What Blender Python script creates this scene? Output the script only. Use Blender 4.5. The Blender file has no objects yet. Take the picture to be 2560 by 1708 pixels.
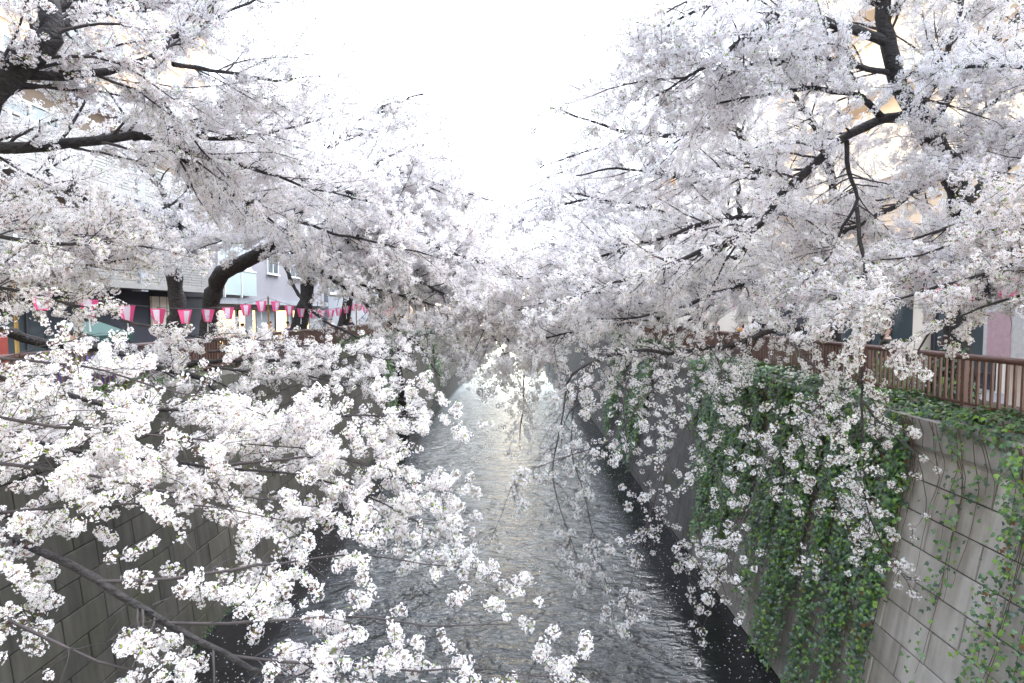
import bpy, math, random
import numpy as np
from mathutils import Matrix, Vector, Euler

R = math.radians
SC = bpy.context.scene
COL = SC.collection

# ------------------------------------------------------------------ camera, sky, sun, exposure
cam_d = bpy.data.cameras.new('camera')
cam_d.sensor_width = 36.0
cam_d.lens = 20.0
cam_d.clip_start = 0.05
cam_d.clip_end = 3000.0
cam = bpy.data.objects.new('camera', cam_d)
COL.objects.link(cam)
PITCH = math.atan(75.0 / 1422.0)
cam.location = (0, 0, 0)
cam.rotation_euler = (math.pi / 2 - PITCH, 0, R(0.2))
SC.camera = cam

SUN_EL, SUN_AZ = R(57), R(38)         # high soft light from ahead and to the right
world = bpy.data.worlds.new('World')
SC.world = world
world.use_nodes = True
wn = world.node_tree
for n in list(wn.nodes):
    wn.nodes.remove(n)
sky = wn.nodes.new('ShaderNodeTexSky')
sky.sky_type = 'NISHITA'
sky.sun_disc = False
sky.sun_elevation = SUN_EL
sky.sun_rotation = SUN_AZ
sky.air_density = 1.8
sky.dust_density = 0.4
sky.ozone_density = 1.0
hs = wn.nodes.new('ShaderNodeHueSaturation')      # overcast: the cloud layer takes most of the blue out
hs.inputs['Saturation'].default_value = 0.56
bg = wn.nodes.new('ShaderNodeBackground')
bg.inputs['Strength'].default_value = 0.15
wo = wn.nodes.new('ShaderNodeOutputWorld')
wn.links.new(sky.outputs[0], hs.inputs['Color'])
wn.links.new(hs.outputs[0], bg.inputs['Color'])
wn.links.new(bg.outputs[0], wo.inputs['Surface'])

sun_d = bpy.data.lights.new('sun', 'SUN')
sun_d.energy = 0.8
sun_d.angle = R(40)
sun_d.color = (1.0, 0.99, 0.98)
sun = bpy.data.objects.new('sun', sun_d)
COL.objects.link(sun)
sdir = Vector((math.sin(SUN_AZ) * math.cos(SUN_EL), math.cos(SUN_AZ) * math.cos(SUN_EL), math.sin(SUN_EL)))
sun.rotation_euler = sdir.to_track_quat('Z', 'Y').to_euler()

SC.view_settings.view_transform = 'Standard'
SC.view_settings.look = 'None'
SC.view_settings.gamma = 1.0
SC.view_settings.use_curve_mapping = False
SC.view_settings.exposure = 2.9
SC.render.engine = 'CYCLES'
SC.cycles.max_bounces = 14
SC.cycles.diffuse_bounces = 14
SC.cycles.glossy_bounces = 3
SC.cycles.transmission_bounces = 14
SC.cycles.caustics_reflective = False
SC.cycles.caustics_refractive = False

# ------------------------------------------------------------------ helpers
RNG = np.random.default_rng(7)
random.seed(7)
ORD = ['first', 'second', 'third', 'fourth', 'fifth', 'sixth', 'seventh', 'eighth', 'ninth', 'tenth', 'eleventh',
       'twelfth', 'thirteenth', 'fourteenth', 'fifteenth', 'sixteenth', 'seventeenth', 'eighteenth', 'nineteenth', 'twentieth',
       'twenty-first', 'twenty-second', 'twenty-third', 'twenty-fourth', 'twenty-fifth', 'twenty-sixth', 'twenty-seventh']

CP, SP = math.cos(PITCH), math.sin(PITCH)


def at(px, py, Y):
    """world point at distance Y along the canal that the photograph shows at pixel (px, py) of 2560 x 1708"""
    u, v = (px - 1285) / 1422.0, (854 - py) / 1422.0
    dy, dz = CP + v * SP, -SP + v * CP
    s = Y / dy
    return np.array((u * s, Y, dz * s))


def tag(o, label=None, cat=None, group=None, kind=None):
    if label: o['label'] = label
    if cat: o['category'] = cat
    if group: o['group'] = group
    if kind: o['kind'] = kind
    return o


def thing(name, label, cat, loc=(0, 0, 0), rz=0.0, group=None):
    o = bpy.data.objects.new(name, None)
    o.empty_display_size = 0.2
    COL.objects.link(o)
    o.location = loc
    o.rotation_euler = (0, 0, rz)
    return tag(o, label, cat, group)


def mesh_np(name, V, F, mats=(), mi=None, smooth=False):
    """mesh from numpy vertices and a list of equal sided face arrays"""
    me = bpy.data.meshes.new(name)
    V = np.asarray(V, dtype=np.float32).reshape(-1, 3)
    Fs = [np.asarray(f, dtype=np.int32) for f in (F if isinstance(F, list) else [F]) if len(f)]
    me.vertices.add(len(V))
    me.vertices.foreach_set('co', V.ravel())
    if Fs:
        loops = np.concatenate([f.ravel() for f in Fs])
        sizes = np.concatenate([np.full(len(f), f.shape[1], dtype=np.int32) for f in Fs])
        starts = np.concatenate([[0], np.cumsum(sizes)[:-1]]).astype(np.int32)
        me.loops.add(len(loops))
        me.loops.foreach_set('vertex_index', loops)
        me.polygons.add(len(sizes))
        me.polygons.foreach_set('loop_start', starts)
        me.polygons.foreach_set('loop_total', sizes)
        if mi is not None:
            me.polygons.foreach_set('material_index', np.asarray(mi, dtype=np.int32))
        if smooth:
            me.polygons.foreach_set('use_smooth', np.ones(len(sizes), dtype=bool))
    for m in mats:
        me.materials.append(m)
    me.update(calc_edges=True)
    return me


def link(name, me, parent=None, loc=None, kind=None, local=False):
    o = bpy.data.objects.new(name, me)
    COL.objects.link(o)
    if loc is not None:
        o.location = loc
    if parent is not None:
        o.parent = parent
        if not local:
            o.matrix_parent_inverse = PINV(parent)
    if kind:
        o['kind'] = kind
    return o


def PINV(p):
    m = Matrix.Translation(p.location) @ p.rotation_euler.to_matrix().to_4x4()
    if p.parent is not None:
        m = p.parent_world @ m if hasattr(p, 'parent_world') else m
    return m.inverted()


class MB:
    """collects boxes, prisms and tubes"""
    def __init__(self):
        self.v, self.f = [], []

    def add(self, V, F):
        b = len(self.v)
        self.v += [tuple(p) for p in V]
        self.f += [tuple(i + b for i in f) for f in F]
        return self

    def box(self, x0, x1, y0, y1, z0, z1):
        V = [(x0, y0, z0), (x1, y0, z0), (x1, y1, z0), (x0, y1, z0), (x0, y0, z1), (x1, y0, z1), (x1, y1, z1), (x0, y1, z1)]
        F = [(0, 3, 2, 1), (4, 5, 6, 7), (0, 1, 5, 4), (1, 2, 6, 5), (2, 3, 7, 6), (3, 0, 4, 7)]
        return self.add(V, F)

    def tube(self, pts, r, n=8, cap=True):
        pts = [Vector(p) for p in pts]
        rs = r if isinstance(r, (list, tuple)) else [r] * len(pts)
        V, F = [], []
        for i, p in enumerate(pts):
            t = (pts[min(i + 1, len(pts) - 1)] - pts[max(i - 1, 0)]).normalized()
            ref = Vector((0, 0, 1)) if abs(t.z) < 0.9 else Vector((1, 0, 0))
            a = t.cross(ref).normalized(); b = t.cross(a)
            for k in range(n):
                w = 2 * math.pi * k / n
                V.append(p + (a * math.cos(w) + b * math.sin(w)) * rs[i])
        for i in range(len(pts) - 1):
            for k in range(n):
                k2 = (k + 1) % n
                F.append((i * n + k, i * n + k2, (i + 1) * n + k2, (i + 1) * n + k))
        if cap:
            F.append(tuple(range(n)))
            F.append(tuple((len(pts) - 1) * n + k for k in reversed(range(n))))
        return self.add(V, F)

    def build(self, name, mat, parent=None, smooth=False, kind=None, bevel=0.0):
        me = bpy.data.meshes.new(name)
        me.from_pydata(self.v, [], self.f)
        me.materials.append(mat)
        if smooth:
            me.polygons.foreach_set('use_smooth', [True] * len(me.polygons))
        me.update()
        o = link(name, me, parent, kind=kind)
        if bevel:
            b = o.modifiers.new('bevel', 'BEVEL'); b.width = bevel; b.segments = 2; b.limit_method = 'ANGLE'
        return o


# ------------------------------------------------------------------ materials
def mat(name, col, rough=0.8, noise=0.0, scale=4.0, col2=None, bump=0.0, bscale=30.0, spec=0.5, metal=0.0, stretch=None, emit=0.0, sheen=0.0):
    m = bpy.data.materials.new(name)
    m.use_nodes = True
    nt = m.node_tree
    b = nt.nodes['Principled BSDF']
    b.inputs['Base Color'].default_value = (*col, 1)
    b.inputs['Roughness'].default_value = rough
    b.inputs['Specular IOR Level'].default_value = spec
    b.inputs['Metallic'].default_value = metal
    if emit:
        b.inputs['Emission Color'].default_value = (*col, 1)
        b.inputs['Emission Strength'].default_value = emit
    tc = nt.nodes.new('ShaderNodeTexCoord')
    geo = nt.nodes.new('ShaderNodeNewGeometry')
    src = geo.outputs['Position']
    if stretch:
        mp = nt.nodes.new('ShaderNodeMapping')
        mp.inputs['Scale'].default_value = stretch
        nt.links.new(src, mp.inputs['Vector']); src = mp.outputs[0]
    if noise or col2:
        nz = nt.nodes.new('ShaderNodeTexNoise')
        nz.inputs['Scale'].default_value = scale
        nz.inputs['Detail'].default_value = 6
        nz.inputs['Roughness'].default_value = 0.62
        nt.links.new(src, nz.inputs['Vector'])
        rp = nt.nodes.new('ShaderNodeValToRGB')
        c2 = col2 or tuple(max(0, c * (1 - noise)) for c in col)
        rp.color_ramp.elements[0].position = 0.32
        rp.color_ramp.elements[1].position = 0.68
        rp.color_ramp.elements[0].color = (*c2, 1)
        rp.color_ramp.elements[1].color = (*col, 1)
        nt.links.new(nz.outputs['Fac'], rp.inputs['Fac'])
        nt.links.new(rp.outputs['Color'], b.inputs['Base Color'])
    if bump:
        nb = nt.nodes.new('ShaderNodeTexNoise')
        nb.inputs['Scale'].default_value = bscale
        nb.inputs['Detail'].default_value = 5
        nt.links.new(src, nb.inputs['Vector'])
        bp = nt.nodes.new('ShaderNodeBump')
        bp.inputs['Strength'].default_value = bump
        bp.inputs['Distance'].default_value = 0.02
        nt.links.new(nb.outputs['Fac'], bp.inputs['Height'])
        nt.links.new(bp.outputs['Normal'], b.inputs['Normal'])
    return m


def leafy(name, col, trans=0.3, rough=0.6, gloss=0.0, var=0.0, lo=None):
    """thin petal or leaf: diffuse plus light passing through, optional sheen"""
    m = bpy.data.materials.new(name)
    m.use_nodes = True
    nt = m.node_tree
    for n in list(nt.nodes): nt.nodes.remove(n)
    out = nt.nodes.new('ShaderNodeOutputMaterial')
    d = nt.nodes.new('ShaderNodeBsdfDiffuse'); t = nt.nodes.new('ShaderNodeBsdfTranslucent')
    mx = nt.nodes.new('ShaderNodeMixShader'); mx.inputs[0].default_value = trans
    d.inputs[0].default_value = (*col, 1); t.inputs[0].default_value = (*col, 1)
    if var:
        oi = nt.nodes.new('ShaderNodeTexNoise'); oi.inputs['Scale'].default_value = 2.5
        geo = nt.nodes.new('ShaderNodeNewGeometry')
        nt.links.new(geo.outputs['Position'], oi.inputs['Vector'])
        rp = nt.nodes.new('ShaderNodeValToRGB')
        rp.color_ramp.elements[0].position = 0.3; rp.color_ramp.elements[1].position = 0.7
        rp.color_ramp.elements[0].color = (*(lo or [c * (1 - var) for c in col]), 1)
        rp.color_ramp.elements[1].color = (*[min(0.9, c * (1 + var)) for c in col], 1)
        nt.links.new(oi.outputs['Fac'], rp.inputs[0])
        nt.links.new(rp.outputs[0], d.inputs[0]); nt.links.new(rp.outputs[0], t.inputs[0])
    nt.links.new(d.outputs[0], mx.inputs[1]); nt.links.new(t.outputs[0], mx.inputs[2])
    last = mx
    if gloss:
        g = nt.nodes.new('ShaderNodeBsdfGlossy'); g.inputs['Roughness'].default_value = rough
        m2 = nt.nodes.new('ShaderNodeMixShader'); m2.inputs[0].default_value = gloss
        nt.links.new(mx.outputs[0], m2.inputs[1]); nt.links.new(g.outputs[0], m2.inputs[2]); last = m2
    nt.links.new(last.outputs[0], out.inputs[0])
    return m


def block_mat(name, c_lo, c_hi, moss, moss_amt):
    """weathered cast concrete: per block tone, vertical streaks, mottling, moss patches"""
    m = bpy.data.materials.new(name); m.use_nodes = True
    nt = m.node_tree; N = nt.nodes.new; L = nt.links.new
    b = nt.nodes['Principled BSDF']; b.inputs['Roughness'].default_value = 0.88
    geo = N('ShaderNodeNewGeometry'); oi = N('ShaderNodeObjectInfo')
    n1 = N('ShaderNodeTexNoise'); n1.inputs['Scale'].default_value = 1.1; n1.inputs['Detail'].default_value = 8; n1.inputs['Roughness'].default_value = 0.65
    L(geo.outputs['Position'], n1.inputs['Vector'])
    mp = N('ShaderNodeMapping'); mp.inputs['Scale'].default_value = (3.0, 5.0, 0.35); L(geo.outputs['Position'], mp.inputs['Vector'])
    n2 = N('ShaderNodeTexNoise'); n2.inputs['Scale'].default_value = 1.6; n2.inputs['Detail'].default_value = 5; L(mp.outputs[0], n2.inputs['Vector'])
    a = N('ShaderNodeMath'); a.operation = 'ADD'; L(n1.outputs['Fac'], a.inputs[0]); L(n2.outputs['Fac'], a.inputs[1])
    a2 = N('ShaderNodeMath'); a2.operation = 'MULTIPLY_ADD'; L(oi.outputs['Random'], a2.inputs[0]); a2.inputs[1].default_value = 0.28; L(a.outputs[0], a2.inputs[2])
    rp = N('ShaderNodeValToRGB'); rp.color_ramp.elements[0].position = 0.75; rp.color_ramp.elements[1].position = 1.45
    mr = N('ShaderNodeMapRange'); mr.inputs[1].default_value = 0.75; mr.inputs[2].default_value = 1.5; L(a2.outputs[0], mr.inputs[0])
    rp.color_ramp.elements[0].position = 0.0; rp.color_ramp.elements[1].position = 1.0
    rp.color_ramp.elements[0].color = (*c_lo, 1); rp.color_ramp.elements[1].color = (*c_hi, 1)
    L(mr.outputs[0], rp.inputs[0])
    n3 = N('ShaderNodeTexNoise'); n3.inputs['Scale'].default_value = 0.8; n3.inputs['Detail'].default_value = 7; L(geo.outputs['Position'], n3.inputs['Vector'])
    r3 = N('ShaderNodeMapRange'); r3.inputs[1].default_value = 0.5; r3.inputs[2].default_value = 0.72; r3.inputs[4].default_value = moss_amt; L(n3.outputs['Fac'], r3.inputs[0])
    mx = N('ShaderNodeMixRGB'); L(r3.outputs[0], mx.inputs[0]); L(rp.outputs[0], mx.inputs[1]); mx.inputs[2].default_value = (*moss, 1)
    L(mx.outputs[0], b.inputs['Base Color'])
    n4 = N('ShaderNodeTexNoise'); n4.inputs['Scale'].default_value = 60; n4.inputs['Detail'].default_value = 4; L(geo.outputs['Position'], n4.inputs['Vector'])
    bp = N('ShaderNodeBump'); bp.inputs['Strength'].default_value = 0.35; bp.inputs['Distance'].default_value = 0.008
    L(n4.outputs['Fac'], bp.inputs['Height']); L(bp.outputs[0], b.inputs['Normal'])
    return m


M = {}
M['petal'] = leafy('petal', (0.95, 0.948, 0.962), 0.48, var=0.005, lo=(0.95, 0.925, 0.945))
M['petal_pink'] = leafy('petal_pink', (0.84, 0.70, 0.74), 0.32)
M['centre'] = leafy('flower_centre', (0.52, 0.25, 0.25), 0.2)
M['stamen'] = leafy('stamen', (0.55, 0.45, 0.16), 0.1)
M['calyx'] = leafy('calyx', (0.30, 0.16, 0.11), 0.25)
M['young_leaf'] = leafy('young_leaf', (0.26, 0.38, 0.05), 0.4)
M['bark'] = mat('bark', (0.045, 0.037, 0.036), 0.85, col2=(0.014, 0.012, 0.012), scale=11, bump=1.0, bscale=16, stretch=(1, 1, 2.0))
for n_ in M['bark'].node_tree.nodes:
    if n_.type == 'BUMP': n_.inputs['Distance'].default_value = 0.07
M['twig'] = mat('twig_bark', (0.062, 0.048, 0.048), 0.8, col2=(0.026, 0.02, 0.02), scale=6)
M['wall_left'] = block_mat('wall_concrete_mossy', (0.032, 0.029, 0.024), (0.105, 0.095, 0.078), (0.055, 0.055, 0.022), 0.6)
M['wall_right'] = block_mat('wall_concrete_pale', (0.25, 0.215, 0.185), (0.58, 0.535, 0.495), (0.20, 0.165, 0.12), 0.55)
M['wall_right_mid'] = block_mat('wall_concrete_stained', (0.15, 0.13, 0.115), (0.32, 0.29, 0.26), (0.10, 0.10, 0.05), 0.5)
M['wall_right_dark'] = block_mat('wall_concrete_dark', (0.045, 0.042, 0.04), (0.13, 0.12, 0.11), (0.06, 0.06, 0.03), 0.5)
M['joint'] = mat('joint_mortar', (0.02, 0.018, 0.016), 0.95, noise=0.5, scale=8)
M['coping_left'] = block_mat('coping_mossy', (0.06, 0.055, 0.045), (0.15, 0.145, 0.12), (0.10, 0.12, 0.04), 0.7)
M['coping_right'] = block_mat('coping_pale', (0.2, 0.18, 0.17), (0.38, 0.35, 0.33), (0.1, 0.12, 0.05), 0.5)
M['asphalt'] = mat('asphalt', (0.07, 0.07, 0.072), 0.9, noise=0.35, scale=3, bump=0.4, bscale=120)
M['paving'] = mat('paving', (0.32, 0.29, 0.28), 0.9, noise=0.3, scale=2.5, bump=0.2, bscale=80)
M['soil'] = mat('soil', (0.09, 0.065, 0.045), 0.95, noise=0.5, scale=9, bump=0.6, bscale=40)
M['bed'] = mat('bed_silt', (0.03, 0.028, 0.025), 0.9, noise=0.4, scale=2)
M['rail'] = mat('brown_rail_paint', (0.15, 0.074, 0.060), 0.42, noise=0.28, scale=5, bump=0.1, bscale=50)
M['pole'] = mat('bamboo_yellow', (0.55, 0.34, 0.10), 0.5, noise=0.35, scale=6)
M['pink'] = leafy('lantern_pink', (0.90, 0.16, 0.36), 0.35)
M['lantern_white'] = leafy('lantern_white', (0.80, 0.77, 0.84), 0.45)
M['wire'] = mat('wire_black', (0.03, 0.03, 0.03), 0.6)
M['steel'] = mat('steel_green', (0.19, 0.28, 0.24), 0.5, noise=0.3, scale=3)
M['slat'] = mat('tile_beige', (0.30, 0.285, 0.265), 0.5, noise=0.16, scale=2.2)
M['slat_back'] = mat('tile_joint', (0.20, 0.18, 0.17), 0.9)
M['brown_wall'] = mat('brown_wall', (0.22, 0.16, 0.12), 0.8, noise=0.3, scale=2)
M['dark_wall'] = mat('dark_slate', (0.035, 0.036, 0.05), 0.7, noise=0.25, scale=1.5)
M['plaster'] = mat('plaster_lilac', (0.28, 0.262, 0.28), 0.85, noise=0.12, scale=1.2, bump=0.1)
M['grey_wall'] = mat('grey_render', (0.34, 0.35, 0.37), 0.85, noise=0.2, scale=1.0)
M['orange_brick'] = mat('orange_brick', (0.52, 0.34, 0.22), 0.85, noise=0.2, scale=1.4)
M['peach'] = mat('peach_tile', (0.82, 0.63, 0.45), 0.7, noise=0.1, scale=0.7)
M['cream'] = mat('cream_render', (0.75, 0.66, 0.55), 0.8, noise=0.1, scale=0.8)
M['white_frame'] = mat('window_frame_white', (0.7, 0.7, 0.68), 0.5)
M['dark_frame'] = mat('window_frame_dark', (0.05, 0.05, 0.055), 0.5)
M['glass'] = mat('window_glass', (0.06, 0.075, 0.08), 0.08, spec=0.8)
M['curtain'] = mat('curtain_glass', (0.42, 0.46, 0.47), 0.25, noise=0.25, scale=3, stretch=(6, 6, 0.4))
M['frosted'] = mat('frosted_glass', (0.42, 0.5, 0.48), 0.3, noise=0.1, scale=1)
M['lit'] = mat('lit_window', (1.0, 0.66, 0.25), 0.5, emit=0.55)
M['white_paint'] = mat('white_paint', (0.78, 0.78, 0.77), 0.6, noise=0.08, scale=5)
M['red_paint'] = mat('red_paint', (0.50, 0.10, 0.07), 0.6, noise=0.2, scale=4)
M['sign_white'] = mat('sign_white', (0.72, 0.76, 0.78), 0.45, noise=0.06, scale=5)
M['ink'] = mat('sign_ink', (0.06, 0.07, 0.09), 0.6)
M['blue_sheet'] = mat('blue_sheet', (0.05, 0.05, 0.30), 0.5, noise=0.4, scale=6, bump=0.5, bscale=8)
M['green_canvas'] = mat('green_canvas', (0.012, 0.055, 0.045), 0.7, noise=0.2, scale=4)
M['skin'] = mat('skin', (0.62, 0.40, 0.31), 0.55)
M['hair'] = mat('hair', (0.02, 0.016, 0.014), 0.5)
for k, c in {'grey_down': (0.42, 0.41, 0.42), 'black_cloth': (0.03, 0.03, 0.034), 'denim': (0.10, 0.15, 0.25), 'olive': (0.07, 0.065, 0.05),
             'red_cloth': (0.62, 0.12, 0.07), 'white_cloth': (0.7, 0.69, 0.68), 'beige_cloth': (0.5, 0.38, 0.25), 'navy': (0.05, 0.06, 0.13),
             'orange_cloth': (0.6, 0.3, 0.08), 'pink_cloth': (0.62, 0.42, 0.46)}.items():
    M[k] = mat(k, c, 0.85, noise=0.2, scale=14, bump=0.4, bscale=35)
M['ivy_dark'] = leafy('ivy_dark', (0.040, 0.082, 0.044), 0.12, 0.35, 0.10, var=0.3)
M['ivy_mid'] = leafy('ivy_mid', (0.085, 0.19, 0.05), 0.22, 0.4, 0.09, var=0.3)
M['ivy_fresh'] = leafy('ivy_fresh', (0.19, 0.33, 0.05), 0.3, 0.45, 0.06, var=0.2)
M['ivy_dry'] = leafy('ivy_dry', (0.16, 0.085, 0.035), 0.2, 0.6, 0.02)
M['vine'] = mat('vine_stem', (0.13, 0.085, 0.065), 0.9, noise=0.4, scale=20)

# ------------------------------------------------------------------ setting
ZW, ZS = -7.0, -2.0                   # water and street level (camera at 0)
LB, LT = -6.65, -7.25                 # left wall face: base, top
RB_, RT = 5.05, 6.0                   # right wall face: base, top
ZT = -2.0                             # where the block work ends and the coping begins


def water_mat():
    m = bpy.data.materials.new('canal_water'); m.use_nodes = True
    nt = m.node_tree; N = nt.nodes.new; L = nt.links.new
    b = nt.nodes['Principled BSDF']
    b.inputs['Roughness'].default_value = 0.05
    b.inputs['IOR'].default_value = 1.45
    b.inputs['Specular IOR Level'].default_value = 0.8
    geo = N('ShaderNodeNewGeometry')
    def layer(scale, stretch, detail, rough=0.5):
        mp = N('ShaderNodeMapping'); mp.inputs['Scale'].default_value = stretch; L(geo.outputs['Position'], mp.inputs['Vector'])
        n = N('ShaderNodeTexNoise'); n.inputs['Scale'].default_value = scale; n.inputs['Detail'].default_value = detail
        n.inputs['Roughness'].default_value = rough; n.inputs['Distortion'].default_value = 0.4
        L(mp.outputs[0], n.inputs['Vector']); return n
    n1 = layer(2.1, (0.7, 1.3, 1), 4)
    n2 = layer(7.0, (0.75, 1.25, 1), 4, 0.6)
    sx = N('ShaderNodeSeparateXYZ'); L(geo.outputs['Position'], sx.inputs[0])
    # the shallow riffle ends at a sill; beyond it and along the walls the water is still
    far = N('ShaderNodeMapRange'); far.inputs[1].default_value = 44; far.inputs[2].default_value = 58; far.inputs[3].default_value = 1; far.inputs[4].default_value = 0.06; L(sx.outputs['Y'], far.inputs[0])
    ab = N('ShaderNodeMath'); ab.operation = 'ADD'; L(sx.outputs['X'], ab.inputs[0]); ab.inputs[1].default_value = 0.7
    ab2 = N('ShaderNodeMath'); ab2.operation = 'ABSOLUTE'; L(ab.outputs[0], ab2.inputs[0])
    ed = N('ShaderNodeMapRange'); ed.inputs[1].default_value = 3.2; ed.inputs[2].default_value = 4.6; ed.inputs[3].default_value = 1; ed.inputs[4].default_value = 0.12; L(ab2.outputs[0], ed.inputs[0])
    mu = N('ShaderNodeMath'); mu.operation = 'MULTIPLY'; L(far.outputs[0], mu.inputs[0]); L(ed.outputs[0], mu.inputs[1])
    pale_noise = layer(0.9, (1.0, 0.8, 1), 6, 0.65)
    bed = N('ShaderNodeMapRange'); bed.inputs[1].default_value = 0.36; bed.inputs[2].default_value = 0.66; L(pale_noise.outputs['Fac'], bed.inputs[0])  # pale patches: mid-canal brightness put into the water's base colour
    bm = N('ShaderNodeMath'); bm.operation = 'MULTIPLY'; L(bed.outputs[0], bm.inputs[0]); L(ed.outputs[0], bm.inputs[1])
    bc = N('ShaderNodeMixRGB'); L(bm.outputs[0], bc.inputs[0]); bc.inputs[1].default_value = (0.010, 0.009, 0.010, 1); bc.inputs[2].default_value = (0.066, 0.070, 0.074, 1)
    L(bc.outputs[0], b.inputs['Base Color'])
    ad = N('ShaderNodeMath'); ad.operation = 'MULTIPLY_ADD'; L(n2.outputs['Fac'], ad.inputs[0]); ad.inputs[1].default_value = 0.35; L(n1.outputs['Fac'], ad.inputs[2])
    bp = N('ShaderNodeBump'); bp.inputs['Distance'].default_value = 0.26
    L(mu.outputs[0], bp.inputs['Strength']); L(ad.outputs[0], bp.inputs['Height']); L(bp.outputs[0], b.inputs['Normal'])
    return m


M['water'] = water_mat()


def sheet(name, x0, x1, y0, y1, z, m, kind='structure'):
    me = bpy.data.meshes.new(name)
    me.from_pydata([(x0, y0, z), (x1, y0, z), (x1, y1, z), (x0, y1, z)], [], [(0, 1, 2, 3)])
    me.materials.append(m)
    return link(name, me, kind=kind)


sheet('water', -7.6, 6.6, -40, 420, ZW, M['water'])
sheet('canal_bed', -8.0, 7.0, -40, 420, ZW - 0.9, M['bed'])
sheet('street', -400, -8.9, -40, 420, ZS, M['asphalt'])
sheet('street', 8.6, 400, -40, 420, ZS, M['paving'])
sheet('ground', -2500, 2500, 420.5, 2800, -2.1, M['soil'])
for nm, xa, xb in (('planting_strip', -8.9, -7.45), ('planting_strip', 6.35, 8.6)):
    mb = MB(); mb.box(xa, xb, -40, 420, -3.0, -1.62)
    mb.build(nm, M['soil'], kind='structure')


def canal_wall(side, label, y_near, n_parts, y_far):
    """battered block wall with recessed joints under a cast coping; side -1 left, +1 right"""
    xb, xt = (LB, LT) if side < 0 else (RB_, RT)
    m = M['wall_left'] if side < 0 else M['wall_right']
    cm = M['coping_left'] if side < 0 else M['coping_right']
    root = thing('canal_wall', label, 'wall', (xb, y_near, ZW), 0, 'retaining walls of the canal')
    slope = Vector((xt - xb, 0, ZT - ZW)); SL = slope.length; v = slope.normalized()
    u = Vector((0, 1, 0)) if side < 0 else Vector((0, -1, 0))
    n = u.cross(v)
    rot = Matrix((u, v, n)).transposed().to_euler()
    # joint backing
    mb = MB(); d = 0.03
    p = [Vector((xb, y_near - 12, ZW)) - v * 1.0, Vector((xb, y_far, ZW)) - v * 1.0]
    q = [p[0] + v * (SL + 1.0), p[1] + v * (SL + 1.0)]
    off = -n * d; back = -n * 0.6
    V = [p[0] + off, p[1] + off, q[1] + off, q[0] + off, p[0] + back, p[1] + back, q[1] + back, q[0] + back]
    mb.add(V, [(0, 1, 2, 3), (4, 7, 6, 5), (0, 4, 5, 1), (3, 2, 6, 7), (0, 3, 7, 4), (1, 5, 6, 2)])
    mb.build('joint_bed', M['joint'], root)
    rows = 11; bh = SL / rows; bw = 0.9
    W, H, c = bw - 0.020, bh - 0.016, 0.010
    V = [(-W/2, 0, -.08), (W/2, 0, -.08), (W/2, H, -.08), (-W/2, H, -.08), (-W/2, 0, -c), (W/2, 0, -c), (W/2, H, -c), (-W/2, H, -c),
         (-W/2+c, c, 0), (W/2-c, c, 0), (W/2-c, H-c, 0), (-W/2+c, H-c, 0)]
    F = [(0, 1, 5, 4), (1, 2, 6, 5), (2, 3, 7, 6), (3, 0, 4, 7), (4, 5, 9, 8), (5, 6, 10, 9), (6, 7, 11, 10), (7, 4, 8, 11), (8, 9, 10, 11)]
    mes = []
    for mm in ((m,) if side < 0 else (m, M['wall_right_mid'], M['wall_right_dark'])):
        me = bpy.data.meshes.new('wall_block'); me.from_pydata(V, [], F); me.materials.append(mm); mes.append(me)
    rest = MB(); cnt = 0
    cols = int((y_far - y_near + 10) / bw)
    rs = random.Random(3 + side)
    Mr = rot.to_matrix()
    # column by column from the near end so that the 300 nearest are parts
    order = [(k, r) for k in range(cols) for r in range(rows)]
    for k, r in order:
        y = y_near + (k + (0.5 if r % 2 else 0.0)) * bw
        pos = Vector((xb, y, ZW)) + v * (r * bh + 0.011) + n * rs.uniform(-0.006, 0.006)
        if y > y_near + 0.2 and cnt < n_parts:
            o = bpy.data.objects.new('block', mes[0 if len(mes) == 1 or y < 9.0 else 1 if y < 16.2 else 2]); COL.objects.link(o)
            o.parent = root; o.matrix_parent_inverse = PINV(root)
            o.location = pos; o.rotation_euler = rot
            cnt += 1
        else:
            rest.add([pos + Mr @ Vector(q) for q in V], F)
    for k in range(-12, 0):
        for r in range(rows):
            y = y_near + (k + (0.5 if r % 2 else 0.0)) * bw
            pos = Vector((xb, y, ZW)) + v * (r * bh + 0.011)
            rest.add([pos + Mr @ Vector(q) for q in V], F)
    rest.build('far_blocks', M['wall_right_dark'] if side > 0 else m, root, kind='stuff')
    # coping: cast beams, lip above a drip groove
    L_ = 2.2
    xf = xt + (0.10 if side < 0 else -0.10)
    xo = xt + (-0.42 if side < 0 else 0.42)
    for k in range(-5, int((y_far - y_near) / L_)):
        y0 = y_near + k * L_
        b = MB(); b.box(min(xf, xo), max(xf, xo), y0 + 0.006, y0 + L_ - 0.006, ZT + 0.05, -1.55)
        b.build('coping_stone', cm, root, bevel=0.015)
    b = MB(); xg = xt + (0.03 if side < 0 else -0.03)
    b.box(min(xg, xo), max(xg, xo), y_near - 11, y_far, ZT - 0.03, ZT + 0.05)
    b.build('drip_ledge', cm, root)
    return root


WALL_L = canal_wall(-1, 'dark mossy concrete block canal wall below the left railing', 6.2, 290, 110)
WALL_R = canal_wall(1, 'pale concrete block canal wall half covered by hanging ivy on the right', 5.6, 290, 110)

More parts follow.
